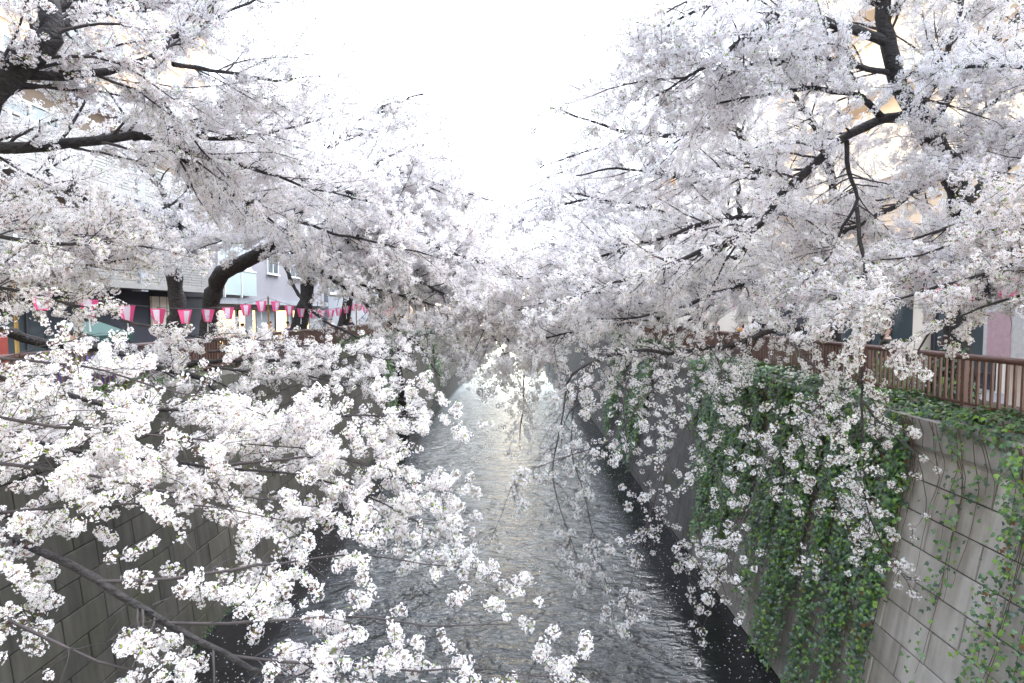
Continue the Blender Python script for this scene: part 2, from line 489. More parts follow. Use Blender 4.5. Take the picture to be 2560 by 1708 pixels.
# a buttress that steps the left wall forward before the pipe crossing
bt = thing('wall_buttress', 'concrete wall section standing forward of the left bank, ivy at its edges', 'wall', (-6.4, 33, ZW), 0)
b = MB()
x0b, x1b = -6.05, -6.75
b.add([(x0b, 33, ZW - 0.6), (x0b, 42.5, ZW - 0.6), (-7.3, 42.5, ZW - 0.6), (-7.3, 33, ZW - 0.6),
       (x1b, 33, -1.75), (x1b, 42.5, -1.75), (-7.5, 42.5, -1.75), (-7.5, 33, -1.75)],
      [(0, 1, 5, 4), (1, 2, 6, 5), (3, 0, 4, 7), (4, 5, 6, 7), (2, 3, 7, 6), (0, 3, 2, 1)])
b.build('core', M['joint'], bt)
for r in range(11):
    for k in range(10):
        z0, z1 = ZW + r * 0.475 + 0.012, ZW + (r + 1) * 0.475 - 0.012
        y0, y1 = 33 + k * 0.95 + 0.012, 33 + (k + 1) * 0.95 - 0.012
        fx = lambda z: x0b + (x1b - x0b) * (z - ZW + 0.6) / (5.85)
        b = MB()
        b.add([(fx(z0) - .05, y0, z0), (fx(z0) - .05, y1, z0), (fx(z1) - .05, y1, z1), (fx(z1) - .05, y0, z1),
               (fx(z0) + .025, y0, z0), (fx(z0) + .025, y1, z0), (fx(z1) + .025, y1, z1), (fx(z1) + .025, y0, z1)],
              [(4, 5, 6, 7), (0, 4, 7, 3), (1, 2, 6, 5), (3, 7, 6, 2), (0, 1, 5, 4)])
        b.build('block', M['wall_left'], bt)

# green service pipe that crosses the canal
pp = thing('service_pipe', 'thick green service pipe crossing the canal at coping height', 'pipe', (-0.6, 44, -1.6), 0)
mb = MB(); mb.tube([(-11.5, 44, -1.6), (9.0, 44, -1.6)], 0.21, 16); mb.build('pipe', M['steel'], pp, smooth=True)
for x in (-10.4, -7.0, -3.4, 0.4, 4.2, 7.4):
    mb = MB(); mb.tube([(x - 0.06, 44, -1.6), (x + 0.06, 44, -1.6)], 0.25, 16); mb.build('flange', M['steel'], pp)

# ------------------------------------------------------------------ railings
def fence(x, y0, y1, label, n_bal):
    root = thing('railing', label, 'railing', (x, y0, -1.6), 0, 'brown railings along the banks')
    top, low = -0.70, -1.42
    nspan = int(round((y1 - y0) / 2.4)); sp = (y1 - y0) / nspan
    bal = MB(); bal.box(-0.017, 0.017, -0.017, 0.017, 0, top - low)
    bm_ = bpy.data.meshes.new('baluster'); bm_.from_pydata(bal.v, [], bal.f); bm_.materials.append(M['rail'])
    pm = MB(); pm.box(-0.035, 0.035, -0.035, 0.035, 0, 0.92)
    pme = bpy.data.meshes.new('post'); pme.from_pydata(pm.v, [], pm.f); pme.materials.append(M['rail'])
    cnt = 0; rest = MB()
    for i in range(nspan + 1):
        y = y0 + i * sp
        link('post', pme, root, (x, y, -1.65))
        if i == nspan: break
        mb = MB(); mb.tube([(x, y + 0.012, top), (x, y + sp - 0.012, top)], 0.05, 12)
        mb.build('top_rail', M['rail'], root, smooth=False)
        mb = MB(); mb.box(x - 0.02, x + 0.02, y + 0.037, y + sp - 0.037, low - 0.02, low + 0.02)
        mb.build('bottom_rail', M['rail'], root)
        nb = 18
        for k in range(nb):
            yy = y + (k + 1) * sp / (nb + 1)
            if cnt < n_bal:
                link('baluster', bm_, root, (x, yy, low + 0.021)); cnt += 1
            else:
                rest.box(x - .017, x + .017, yy - .017, yy + .017, low + .021, top)
    if rest.v: rest.build('far_balusters', M['rail'], root, kind='stuff')
    return root


fence(-7.75, 4.0, 57.0, 'brown metal railing on the left bank with a white sign on it', 290)
fence(7.0, 4.0, 57.0, 'brown metal railing on the right bank above the ivy', 290)

# white sign tied to the left railing, hung on its corner
sg = thing('notice_sign', 'tilted white notice sign tied to the left brown railing', 'sign', tuple(at(285, 905, 10.4)), 0)
c = at(285, 905, 10.4); c[0] = -7.68
sq = MB(); a_, w_, h_ = R(38), 0.36, 0.26
ux, uz = math.cos(a_), math.sin(a_)
V = []
for s, t in ((-1, -1), (1, -1), (1, 1), (-1, 1)):
    V.append((c[0], c[1] + (s * w_ / 2 * ux - t * h_ / 2 * uz) * 0.9, c[2] + s * w_ / 2 * uz + t * h_ / 2 * ux))
sq.add([(p[0] + 0.02, p[1], p[2]) for p in V] + [(p[0] + 0.028, p[1], p[2]) for p in V], [(4, 5, 6, 7), (3, 2, 1, 0), (0, 1, 5, 4), (1, 2, 6, 5), (2, 3, 7, 6), (3, 0, 4, 7)])
sq.build('sign_board', M['sign_white'], sg)
mb = MB(); mb.tube([(c[0] + 0.031, c[1] - 0.05, c[2] - 0.06), (c[0] + 0.031, c[1], c[2] - 0.075), (c[0] + 0.031, c[1] + 0.07, c[2] - 0.03)], 0.005, 5)
mb.build('printed_curve', M['ink'], sg)

# ------------------------------------------------------------------ lantern strings
def lantern_meshes():
    n, rt, rb, h = 6, 0.150, 0.078, 0.31
    out = {}
    T = [(math.cos(math.pi / 6 + k * math.pi / 3), math.sin(math.pi / 6 + k * math.pi / 3)) for k in range(n)]
    for key in ('white_panel', 'pink_panel'):
        mb = MB()
        for k in range(n):
            if (k % 2 == 0) != (key == 'white_panel'):
                continue
            (ax, ay), (bx, by) = T[k], T[(k + 1) % n]
            mb.add([(ax * rb, ay * rb, -h), (bx * rb, by * rb, -h), (bx * rt, by * rt, 0), (ax * rt, ay * rt, 0)], [(0, 1, 2, 3)])
        out[key] = mb
    mb = MB()
    for k in range(n):
        (ax, ay), (bx, by) = T[k], T[(k + 1) % n]
        mb.tube([(ax * rb * 1.02, ay * rb * 1.02, -h - 0.004), (ax * rt * 1.02, ay * rt * 1.02, 0.004)], 0.006, 5)
        mb.tube([(ax * rt * 1.02, ay * rt * 1.02, 0), (bx * rt * 1.02, by * rt * 1.02, 0)], 0.007, 5)
        mb.tube([(ax * rb * 1.02, ay * rb * 1.02, -h), (bx * rb * 1.02, by * rb * 1.02, -h)], 0.010, 5)
    out['frame'] = mb
    mb = MB(); mb.tube([(0, 0, -h), (0, 0, -h - 0.1), (0, 0, -h - 0.27)], [0.006, 0.012, 0.016], 6); out['streamer'] = mb
    mb = MB(); mb.tube([(0, 0, -h), (0, 0, 0.06)], 0.006, 5); out['hanger'] = mb
    mm = {'white_panel': M['lantern_white'], 'pink_panel': M['pink'], 'frame': M['pink'], 'streamer': M['white_paint'], 'hanger': M['wire']}
    res = {}
    for k, mb in out.items():
        me = bpy.data.meshes.new('lantern_' + k); me.from_pydata(mb.v, [], mb.f); me.materials.append(mm[k]); res[k] = me
    return res


LM = lantern_meshes()


def lantern_string(x, poles, zt, sag, side, n_per):
    rs = random.Random(11 + (0 if side == 'left' else 1))
    for i, (y, z) in enumerate(zip(poles, zt)):
        t = thing('lantern_pole', f'thin yellow bamboo pole behind the {side} railing, {ORD[i]} from the bridge', 'pole', (x, y, -1.62), 0, 'yellow poles of the lantern strings')
        mb = MB(); mb.tube([(x, y, -1.7), (x, y, -0.6), (x, y, z + 0.08)], [0.03, 0.028, 0.024], 10); mb.build('cane', M['pole'], t, smooth=True)
        mb = MB()
        for zz in (-1.2, -0.8, -0.4, 0.0):
            mb.tube([(x, y, zz - 0.012), (x, y, zz + 0.012)], 0.034, 10)
        mb.build('cane_ring', M['pole'], t)
    k = 0
    for i in range(len(poles) - 1):
        pts = []
        for j in range(25):
            t = j / 24
            pts.append((x, poles[i] + (poles[i + 1] - poles[i]) * t, zt[i] + (zt[i + 1] - zt[i]) * t - sag * 4 * t * (1 - t) + 0.04))
        w = MB().tube(pts, 0.006, 5)
        o = w.build('lantern_wire', M['wire'])
        tag(o, f'black wire carrying pink lanterns over the {side} railing, {ORD[i]} span from the bridge', 'wire', 'wires of the lantern strings')
        for j in range(n_per):
            t = (j + 0.5) / n_per
            y = poles[i] + (poles[i + 1] - poles[i]) * t
            z = zt[i] + (zt[i + 1] - zt[i]) * t - sag * 4 * t * (1 - t)
            root = thing('paper_lantern', f'pink and white paper lantern over the {side} railing, {ORD[k]} from the bridge', 'lantern',
                         (x, y, z), rs.uniform(-0.3, 0.3) + (0.0 if side == 'left' else 0.94), 'pink paper lanterns on the wires')
            root.rotation_euler = (rs.uniform(-0.05, 0.05), rs.uniform(-0.05, 0.05), root.rotation_euler.z)
            for key in ('white_panel', 'pink_panel', 'frame', 'hanger') + (('streamer',) if rs.random() < 0.6 else ()):
                link(key, LM[key], root, local=True)
            k += 1


lantern_string(-7.9, [9.0, 18.3, 28.5, 39.0], [0.42, 0.40, 0.45, 0.5], 0.38, 'left', 9)
lantern_string(7.25, [5.0, 11.8, 21.5], [0.75, 0.80, 0.60], 0.30, 'right', 9)

# ------------------------------------------------------------------ buildings
def window(parent, plane, u0, u1, z0, z1, frame, pane, depth=0.12, mull=1, face=1, sill=True):
    """window in a wall plane x = plane that faces face*x; u runs along y"""
    f = MB(); s = 0.05
    xa, xb_ = sorted((plane + face * 0.07, plane - face * depth))
    f.box(xa, xb_, u0, u0 + s, z0, z1); f.box(xa, xb_, u1 - s, u1, z0, z1)
    f.box(xa, xb_, u0 + s, u1 - s, z0, z0 + s); f.box(xa, xb_, u0 + s, u1 - s, z1 - s, z1)
    for k in range(1, mull + 1):
        uc = u0 + (u1 - u0) * k / (mull + 1)
        f.box(xa, xb_, uc - s / 2, uc + s / 2, z0 + s, z1 - s)
    w = f.build('window', frame, parent)
    px = plane + face * 0.022
    p = MB(); xa, xb_ = sorted((px, px - face * 0.02))
    p.box(xa, xb_, u0 + 0.003 + s, u1 - s - 0.003, z0 + s + 0.003, z1 - s - 0.003)
    po = p.build('pane', pane, w)
    if sill:
        q = MB(); xa, xb_ = sorted((plane + face * 0.14, plane + face * 0.002)); q.box(xa, xb_, u0 - 0.05, u1 + 0.05, z0 - 0.06, z0 - 0.003)
        q.build('sill', frame, w)
    return w


# left: long apartment block with tile-clad balconies above a dark ground floor
A = thing('apartment_building', 'beige tile clad apartment block with long balconies above a dark ground floor', 'building', (-15, 14, ZS), 0)
mb = MB(); mb.box(-21, -13.6, 4, 23.2, ZS + 2.75, 6.6); mb.build('upper_wall', M['brown_wall'], A)
mb = MB(); mb.box(-21, -13.2, 4, 22.6, ZS, 0.72); mb.build('ground_floor_wall', M['dark_wall'], A)
mb = MB(); mb.box(-21.3, -13.0, 3.7, 23.5, 6.6, 6.9); mb.build('roof', M['grey_wall'], A)
for fl, zb in enumerate((0.75, 3.65)):
    mb = MB(); mb.box(-13.6, -12.35, 4.2, 23.4, zb, zb + 0.16); mb.build('balcony_slab', M['slat'], A)
    segs = [(4.2, 9.2), (9.35, 14.2), (14.35, 18.9), (19.3, 23.4)]
    for (ya, yb) in segs:
        bk = MB(); bk.box(-12.56, -12.49, ya, yb, zb + 0.163, zb + 1.25); pb = bk.build('balcony_front', M['slat_back'], A)
        for r in range(11):
            z0 = zb + 0.17 + r * 0.098
            nseg = int((yb - ya) / 0.62)
            s = MB()
            for q in range(nseg):
                w = (yb - ya) / nseg
                s.box(-12.49, -12.455 + 0.004 * ((r + q) % 2), ya + q * w + 0.008, ya + (q + 1) * w - 0.008, z0, z0 + 0.083)
            s.build('slat', M['slat'], pb)
        cp = MB(); cp.box(-12.6, -12.42, ya, yb, zb + 1.253, zb + 1.33); cp.build('handrail', M['slat'], A)
    for yy in (9.27, 14.27):
        cp = MB(); cp.box(-12.54, -12.44, yy - 0.06, yy + 0.06, zb + 0.163, zb + 1.36); cp.build('divider_post', M['white_frame'], A)
    cp = MB(); cp.box(-12.7, -12.38, 18.92, 19.28, zb - 0.08, zb + 1.3); cp.build('corner_pier', M['grey_wall'], A)
    for yy in (5.5, 8.6, 11.8, 15.2, 19.6):
        window(A, -13.6, yy, yy + 2.0, zb + 0.25, zb + 2.2, M['white_frame'], M['glass'], mull=1, sill=False)
for yy, w in ((7.5, 2.0), (11.0, 2.2), (14.6, 1.4)):
    window(A, -13.2, yy, yy + w, -1.75, 0.1, M['dark_frame'], M['lit'] if yy < 12 else M['glass'], mull=1, sill=False)
nb = MB(); nb.box(-13.18, -13.1, 20.6, 21.9, -0.5, 0.55); nbo = nb.build('notice_panel', M['cream'], A)
for k in range(1, 3):
    q = MB(); q.box(-13.098, -13.09, 20.6 + 0.43 * k - 0.012, 20.6 + 0.43 * k + 0.012, -0.5, 0.55); q.build('panel_bar', M['dark_frame'], nbo)
q = MB(); q.box(-13.098, -13.09, 20.6, 21.9, 0.0, 0.02); q.build('panel_bar', M['dark_frame'], nbo)

# left: pale plaster house with glass balcony and lit shop
B = thing('plaster_house', 'pale lilac plaster building with a glass balcony above a lit shop', 'building', (-14.5, 30, ZS), 0)
mb = MB(); mb.box(-21, -13.0, 24.2, 39.0, 0.62, 8.2); mb.build('upper_wall', M['plaster'], B)
mb = MB(); mb.box(-21, -12.8, 24.3, 39.2, 0.35, 0.62); mb.build('floor_band', M['grey_wall'], B)
mb = MB(); mb.box(-21, -13.3, 24.3, 39.0, ZS, 0.35); mb.build('shop_wall', M['grey_wall'], B)
mb = MB(); mb.box(-21.2, -12.7, 24.0, 39.2, 8.2, 8.5); mb.build('roof', M['grey_wall'], B)
for ya, yb in ((25.0, 26.5), (26.6, 28.1)):
    window(B, -13.0, ya, yb, 2.05, 3.6, M['white_frame'], M['curtain'], mull=1)
for ya, yb in ((25.0, 26.5), (26.56, 28.1)):
    mb = MB(); mb.box(-12.72, -12.69, ya, yb, 0.75, 1.88); p = mb.build('balcony_pane', M['frosted'], B)
    mb = MB(); mb.box(-12.75, -12.66, ya, yb, 1.883, 1.95); mb.box(-12.75, -12.66, ya - 0.03, ya + 0.03, 0.63, 1.88); mb.build('balcony_frame', M['white_frame'], B)
for ya, yb in ((30.0, 31.4), (33.0, 34.6), (36.0, 37.6)):
    window(B, -13.0, ya, yb, 2.0, 3.5, M['white_frame'], M['glass'], mull=1)
    window(B, -13.0, ya, yb, 4.9, 6.4, M['white_frame'], M['curtain'], mull=1)
for ya, yb in ((25.2, 27.1), (27.3, 29.2), (31.6, 33.2), (34.0, 36.8)):
    window(B, -13.3, ya, yb, -1.8, 0.1, M['dark_frame'], M['lit'], mull=0, sill=False)

# left: taller orange brick building further back, and a low row beyond the plaster house
def tower(name, label, x0, x1, y0, y1, h, m, face, rows, colw, mframe, glass, bal=False):
    T = thing(name, label, 'building', ((x0 + x1) / 2, (y0 + y1) / 2, ZS), 0)
    mb = MB(); mb.box(x0, x1, y0, y1, ZS, h); mb.build('wall', m, T)
    mb = MB(); mb.box(x0 - 0.25, x1 + 0.25, y0 - 0.25, y1 + 0.25, h, h + 0.5); mb.build('roof', M['cream'], T)
    pl = x1 if face > 0 else x0
    nfl = int((h - ZS - 3.2) / 3.0)
    for f in range(nfl):
        z = ZS + 3.4 + f * 3.0
        yy = y0 + 0.9
        while yy + 1.7 < y1:
            window(T, pl, yy, yy + 1.7, z + 0.5, z + 2.1, mframe, glass, mull=1)
            yy += colw
        mb = MB(); xa, xb_ = sorted((pl + face * 0.002, pl + face * (0.9 if bal else 0.09))); mb.box(xa, xb_, y0 + 0.1, y1 - 0.1, z - 0.2, z - 0.02); mb.build('floor_band', M['cream'], T)
        if bal:
            xa, xb_ = sorted((pl + face * 0.82, pl + face * 0.9)); mb = MB(); mb.box(xa, xb_, y0 + 0.1, y1 - 0.1, z - 0.017, z + 0.95); mb.build('balcony_front', m, T)
    return T


tower('brick_tower', 'orange brick tower standing behind the tiled apartment block', -34, -23, 22, 44, 22, M['orange_brick'], 1, 5, 3.2, M['white_frame'], M['glass'])
tower('shop_house', 'grey low house at the far end of the left row', -21, -13.2, 40.5, 58, 7.5, M['grey_wall'], 1, 2, 3.0, M['white_frame'], M['glass'])
tower('brick_house', 'orange brown brick house beyond the grey house on the left bank', -22, -13.4, 60, 84, 10.5, M['orange_brick'], 1, 2, 3.0, M['white_frame'], M['glass'])
# right: peach apartment blocks
tower('peach_building', 'tall peach tiled apartment block rising behind the right bank trees', 12.6, 24, 6, 27, 17, M['peach'], -1, 5, 3.3, M['white_frame'], M['curtain'], bal=True)
tower('cream_building', 'cream coloured block beyond the peach apartments on the right bank', 12.9, 24, 28.5, 46, 14.5, M['cream'], -1, 4, 3.0, M['white_frame'], M['curtain'])
tower('tan_house', 'tan orange house at the far right end of the bank', 12.4, 24, 48, 80, 11.5, M['orange_brick'], -1, 3, 3.0, M['white_frame'], M['glass'])

# right ground floor: dark shopfront bays with a pillar, banner and lit panel, inside the peach block
shop = thing('shopfront', 'dark shopfront with beige pillars under the peach apartments', 'shopfront', (12.0, 14, ZS), 0)
mb = MB(); mb.box(12.15, 12.58, 6.2, 26.8, ZS, 0.9); mb.build('shop_wall', M['dark_wall'], shop)
for yy in (7.4, 10.6, 13.6, 16.6, 19.6, 22.6):
    mb = MB(); mb.box(11.9, 12.147, yy, yy + 0.42, ZS, 0.9); mb.build('pillar', M['cream'], shop)
for yy in (8.0, 11.2, 14.2, 17.2, 20.2):
    window(shop, 12.15, yy, yy + 2.2, -1.6, 0.5, M['dark_frame'], M['glass'], face=-1, mull=1, sill=False)
mb = MB(); mb.box(11.5, 12.6, 6.1, 26.9, 0.903, 1.15); mb.build('canopy', M['grey_wall'], shop)

bn = thing('shop_banner', 'white and pink cloth banner hanging by the right railing near the frame edge', 'banner', (9.6, 10.9, ZS), 0)
mb = MB(); mb.box(9.55, 9.58, 10.2, 11.6, -1.0, 0.1); mb.build('cloth', M['white_cloth'], bn)
mb = MB(); mb.box(9.54, 9.547, 10.95, 11.5, -0.9, 0.0); mb.build('printed_field', M['pink_cloth'], bn)
mb = MB(); mb.tube([(9.6, 10.2, ZS), (9.6, 10.2, 0.14)], 0.02, 8); mb.tube([(9.6, 10.2, 0.12), (9.6, 11.62, 0.12)], 0.014, 8); mb.build('pole', M['white_frame'], bn)
lb = thing('lit_board', 'pale yellow standing board on the pavement behind the right railing', 'sign', (9.9, 10.6, ZS), 0)
mb = MB(); mb.box(9.85, 9.93, 10.1, 11.3, ZS + 0.1, ZS + 0.95); mb.build('board', M['cream'], lb)
mb = MB(); mb.box(9.8, 9.98, 10.2, 10.26, ZS, ZS + 0.097); mb.box(9.8, 9.98, 11.1, 11.16, ZS, ZS + 0.097); mb.build('foot', M['dark_frame'], lb)
o = sheet('road_marking', 8.9, 9.15, 4, 40, ZS + 0.004, M['red_paint'])
o = sheet('road_marking', 9.2, 9.32, 4, 40, ZS + 0.004, M['white_paint'])

# left street things: awning, red panel, blue sheet, post
aw = thing('awning', 'small dark green canvas awning above the left street stall', 'awning', (-10.3, 14.2, ZS), 0)
mb = MB(); mb.add([(-10.9, 13.5, -0.30), (-10.0, 13.5, -0.62), (-10.0, 14.9, -0.62), (-10.9, 14.9, -0.30), (-10.9, 13.5, -0.26), (-10.0, 13.5, -0.58), (-10.0, 14.9, -0.58), (-10.9, 14.9, -0.26)],
                  [(0, 3, 2, 1), (4, 5, 6, 7), (0, 1, 5, 4), (1, 2, 6, 5), (2, 3, 7, 6), (3, 0, 4, 7)])
mb.build('canvas', M['green_canvas'], aw)
mb = MB(); mb.box(-10.0, -9.98, 13.5, 14.9, -0.75, -0.623); mb.build('valance', M['green_canvas'], aw)
for yy in (13.6, 14.8):
    mb = MB(); mb.tube([(-10.05, yy, ZS), (-10.05, yy, -0.61)], 0.025, 8); mb.build('leg', M['dark_frame'], aw)
rp = thing('red_board', 'red painted street board at the left edge behind the railing', 'sign', (-9.5, 10.6, ZS), 0)
mb = MB(); mb.box(-9.8, -9.74, 10.0, 10.9, -1.35, -0.45); mb.build('board', M['red_paint'], rp)
for yy in (10.1, 10.8):
    mb = MB(); mb.box(-9.8, -9.75, yy - 0.03, yy + 0.03, ZS, -1.353); mb.build('leg', M['dark_frame'], rp)
bs = thing('covered_stall', 'street stall covered with a blue sheet behind the left railing', 'stall', (-9.0, 11.9, ZS), 0)
mb = MB(); mb.box(-9.5, -8.7, 11.2, 12.6, ZS + 0.3, -0.98); mb.build('blue_cover', M['blue_sheet'], bs, bevel=0.06)
for yy in (11.3, 12.5):
    mb = MB(); mb.box(-9.4, -9.34, yy - .03, yy + .03, ZS, ZS + 0.297); mb.box(-8.86, -8.8, yy - .03, yy + .03, ZS, ZS + 0.297); mb.build('leg', M['dark_frame'], bs)
sp_ = thing('carved_post', 'grey wooden post with vertical writing before the lit shop', 'signpost', (-9.8, 21.0, ZS), 0)
mb = MB(); mb.tube([(-9.8, 21.0, ZS), (-9.8, 21.0, -0.1), (-9.8, 21.0, 0.2)], [0.14, 0.13, 0.11], 10); mb.build('timber', M['grey_wall'], sp_, smooth=True)
mb = MB()
for k, (a1, a2, b1, b2) in enumerate(((-.05, .05, .02, .0), (-.04, .0, -.06, .03), (.0, .05, .04, -.05), (-.05, .04, -.02, -.04), (.02, .02, .05, -.05))):
    z = 0.0 - k * 0.17
    mb.tube([(-9.655, 21.0 + a1, z + b1), (-9.655, 21.0 + a2, z + b2)], 0.011, 5)
    mb.tube([(-9.655, 21.0 - a2, z - b1), (-9.655, 21.0 + a1 * 0.4, z + b2 - 0.05)], 0.010, 5)
mb.build('painted_letters', M['ink'], sp_)

# ------------------------------------------------------------------ blossom clusters (templates)
def unit(v):
    return v / np.maximum(np.linalg.norm(v, axis=-1, keepdims=True), 1e-9)


PMATS = [M['petal'], M['centre'], M['calyx'], M['young_leaf'], M['petal_pink']]


def cluster_template(lod, seed):
    """a ball of open cherry flowers; returns (V, [tri array], material index)"""
    rg = np.random.default_rng(seed)
    V, T, MI = [], [], []

    def add(vs, ts, mi):
        b = len(V)
        V.extend(np.asarray(vs)); T.extend([[a + b for a in t] for t in ts]); MI.extend([mi] * len(ts))

    nfl = {0: (24, 13, 19, 9, 27, 16), 1: (17, 10, 14, 19, 12), 2: (11, 8, 12, 10)}[lod][seed % 100]
    k = np.arange(nfl) + 0.5
    ph = np.arccos(1 - 1.75 * k / nfl); th = math.pi * (1 + 5 ** 0.5) * k + rg.uniform(0, 6)
    N0 = np.stack([np.cos(th) * np.sin(ph), np.sin(th) * np.sin(ph), -np.cos(ph)], 1)   # opening away from +z, where the spur sits
    for n in N0:
        n = unit(n + rg.normal(0, 0.22, 3))
        rad = rg.uniform(0.036, 0.068) if lod < 2 else rg.uniform(0.038, 0.07)
        p = n * rad * np.array([1.0, 1.0, 0.85])
        f = unit(n + rg.normal(0, 0.35, 3))
        a = unit(np.cross(f, [0.31, 0.52, 0.79])); b = np.cross(f, a)
        r = rg.uniform(0.0165, 0.0205) * (1.0 if lod == 0 else 1.06 if lod == 1 else 1.18)
        w0 = rg.uniform(0, 6.28); cup = rg.uniform(0.05, 0.5)
        bud = lod == 0 and rg.random() < 0.05
        if bud: r *= 0.55; cup = 1.6
        mi = 4 if bud else 0
        P = lambda rr, ww, h: p + (a * math.cos(ww) + b * math.sin(ww)) * rr * r + f * h * r
        if lod == 2:
            vs = [P(0, 0, 0)] + [P(1, w0 + q * 1.2566, cup * 0.5) for q in range(5)]
            add(vs, [(0, 1 + q, 1 + (q + 1) % 5) for q in range(5)], 0)
            continue
        for q in range(5):
            w = w0 + q * 1.2566 + rg.normal(0, 0.07); tl = rg.normal(0, 0.1)
            if lod == 0:
                vs = [P(.1, w, 0), P(.62, w - .56, cup * .45 + tl), P(.98, w - .24, cup + tl), P(.86, w, cup * .9), P(.98, w + .24, cup - tl), P(.62, w + .56, cup * .45 - tl)]
                add(vs, [(0, 1, 2), (0, 2, 3), (0, 3, 4), (0, 4, 5)], mi)
            else:
                vs = [P(.1, w, 0), P(.72, w - .52, cup * .5 + tl), P(1.0, w, cup), P(.72, w + .52, cup * .5 - tl)]
                add(vs, [(0, 1, 2), (0, 2, 3)], 0)
        # eye of the flower and calyx behind it
        vs = [P(.0, 0, .20)] + [P(.27, w0 + q * 1.57, .13) for q in range(4)]
        add(vs, [(0, 1 + q, 1 + (q + 1) % 4) for q in range(4)], 1)
        vs = [P(0, 0, -.5)] + [P(.2, w0 + q * 2.094, -.03) for q in range(3)]
        add(vs, [(0, 1 + (q + 1) % 3, 1 + q) for q in range(3)], 2)
        if lod == 0:
            s = a * 0.0008
            o = np.array([0, 0, 0.012]) + rg.normal(0, .004, 3)
            add([o - s, o + s, p - f * r * .5 + s, p - f * r * .5 - s], [(0, 1, 2), (0, 2, 3)], 2)
    # young leaves and bud scales at the spur
    nl = {0: rg.integers(1, 5), 1: rg.integers(0, 4), 2: rg.integers(0, 2)}[lod]
    for _ in range(nl):
        d = unit(rg.normal(0, 1, 3) + np.array([0, 0, 0.9])); s = unit(np.cross(d, rg.normal(0, 1, 3)))
        L = rg.uniform(.022, .045); o = d * rg.uniform(.012, .04)
        vs = [o, o + d * L * .5 + s * L * .24, o + d * L, o + d * L * .5 - s * L * .24]
        add(vs, [(0, 1, 2), (0, 2, 3)], 3 if rg.random() < 0.72 else 2)
    return np.array(V), np.array(T), np.array(MI)


LODS = {0: [cluster_template(0, 100 + i) for i in range(6)], 1: [cluster_template(1, 200 + i) for i in range(5)], 2: [cluster_template(2, 300 + i) for i in range(4)]}
NEAR_MESH = [mesh_np('blossom_cluster', v, t, PMATS, mi) for (v, t, mi) in LODS[0]]
TPL = []          # the template list in index order, near first
for l in (0, 1, 2): TPL += LODS[l]
TFIRST = {0: 0, 1: 6, 2: 11}; TCOUNT = {0: 6, 1: 5, 2: 4}


def crown_nodes():
    ng = bpy.data.node_groups.new('scatter_blossoms', 'GeometryNodeTree')
    ng.interface.new_socket('Geometry', in_out='INPUT', socket_type='NodeSocketGeometry')
    ng.interface.new_socket('Geometry', in_out='OUTPUT', socket_type='NodeSocketGeometry')
    N = ng.nodes.new; L = ng.links.new
    gi, go = N('NodeGroupInput'), N('NodeGroupOutput')
    def attr(name, typ):
        n = N('GeometryNodeInputNamedAttribute'); n.data_type = typ; n.inputs['Name'].default_value = name; return n.outputs[0]
    sep = N('GeometryNodeSeparateGeometry'); sep.domain = 'POINT'
    L(gi.outputs[0], sep.inputs['Geometry']); L(attr('is_pt', 'BOOLEAN'), sep.inputs['Selection'])
    sp = N('GeometryNodeSplitToInstances'); sp.domain = 'POINT'
    L(sep.outputs[1], sp.inputs['Geometry']); L(attr('tid', 'INT'), sp.inputs['Group ID'])
    iop = N('GeometryNodeInstanceOnPoints')
    L(sep.outputs[0], iop.inputs['Points']); L(sp.outputs['Instances'], iop.inputs['Instance'])
    iop.inputs['Pick Instance'].default_value = True
    L(attr('tid', 'INT'), iop.inputs['Instance Index'])
    e2r = N('FunctionNodeEulerToRotation'); L(attr('eul', 'FLOAT_VECTOR'), e2r.inputs[0])
    L(e2r.outputs[0], iop.inputs['Rotation']); L(attr('scl', 'FLOAT'), iop.inputs['Scale'])
    L(iop.outputs['Instances'], go.inputs[0])
    return ng


CROWN_NG = crown_nodes()


def crown_object(name, parent, P, eul, scl, tid, templates, mats):
    """one object: its mesh holds the templates and loose points, the node tree sets a template on every point"""
    used = sorted(set(int(t) for t in tid)); remap = {t: i for i, t in enumerate(used)}
    Vs, Ts, MIs, ids = [], [], [], []
    b = 0
    for t in used:
        v, f, mi = templates[t]
        Vs.append(v); Ts.append(f + b); MIs.append(mi); ids.append(np.full(len(v), remap[t])); b += len(v)
    nv = b
    V = np.concatenate(Vs + [P]); F = np.concatenate(Ts)
    me = mesh_np(name, V, F, mats, np.concatenate(MIs))
    n = len(V)
    isp = np.zeros(n, dtype=bool); isp[nv:] = True
    tt = np.concatenate(ids + [np.array([remap[int(t)] for t in tid])]).astype(np.int32)
    ss = np.ones(n, dtype=np.float32); ss[nv:] = scl
    ee = np.zeros((n, 3), dtype=np.float32); ee[nv:] = eul
    me.attributes.new('is_pt', 'BOOLEAN', 'POINT').data.foreach_set('value', isp)
    me.attributes.new('tid', 'INT', 'POINT').data.foreach_set('value', tt)
    me.attributes.new('scl', 'FLOAT', 'POINT').data.foreach_set('value', ss)
    me.attributes.new('eul', 'FLOAT_VECTOR', 'POINT').data.foreach_set('vector', ee.ravel())
    o = link(name, me, parent, kind='stuff')
    md = o.modifiers.new('scatter', 'NODES'); md.node_group = CROWN_NG
    return o


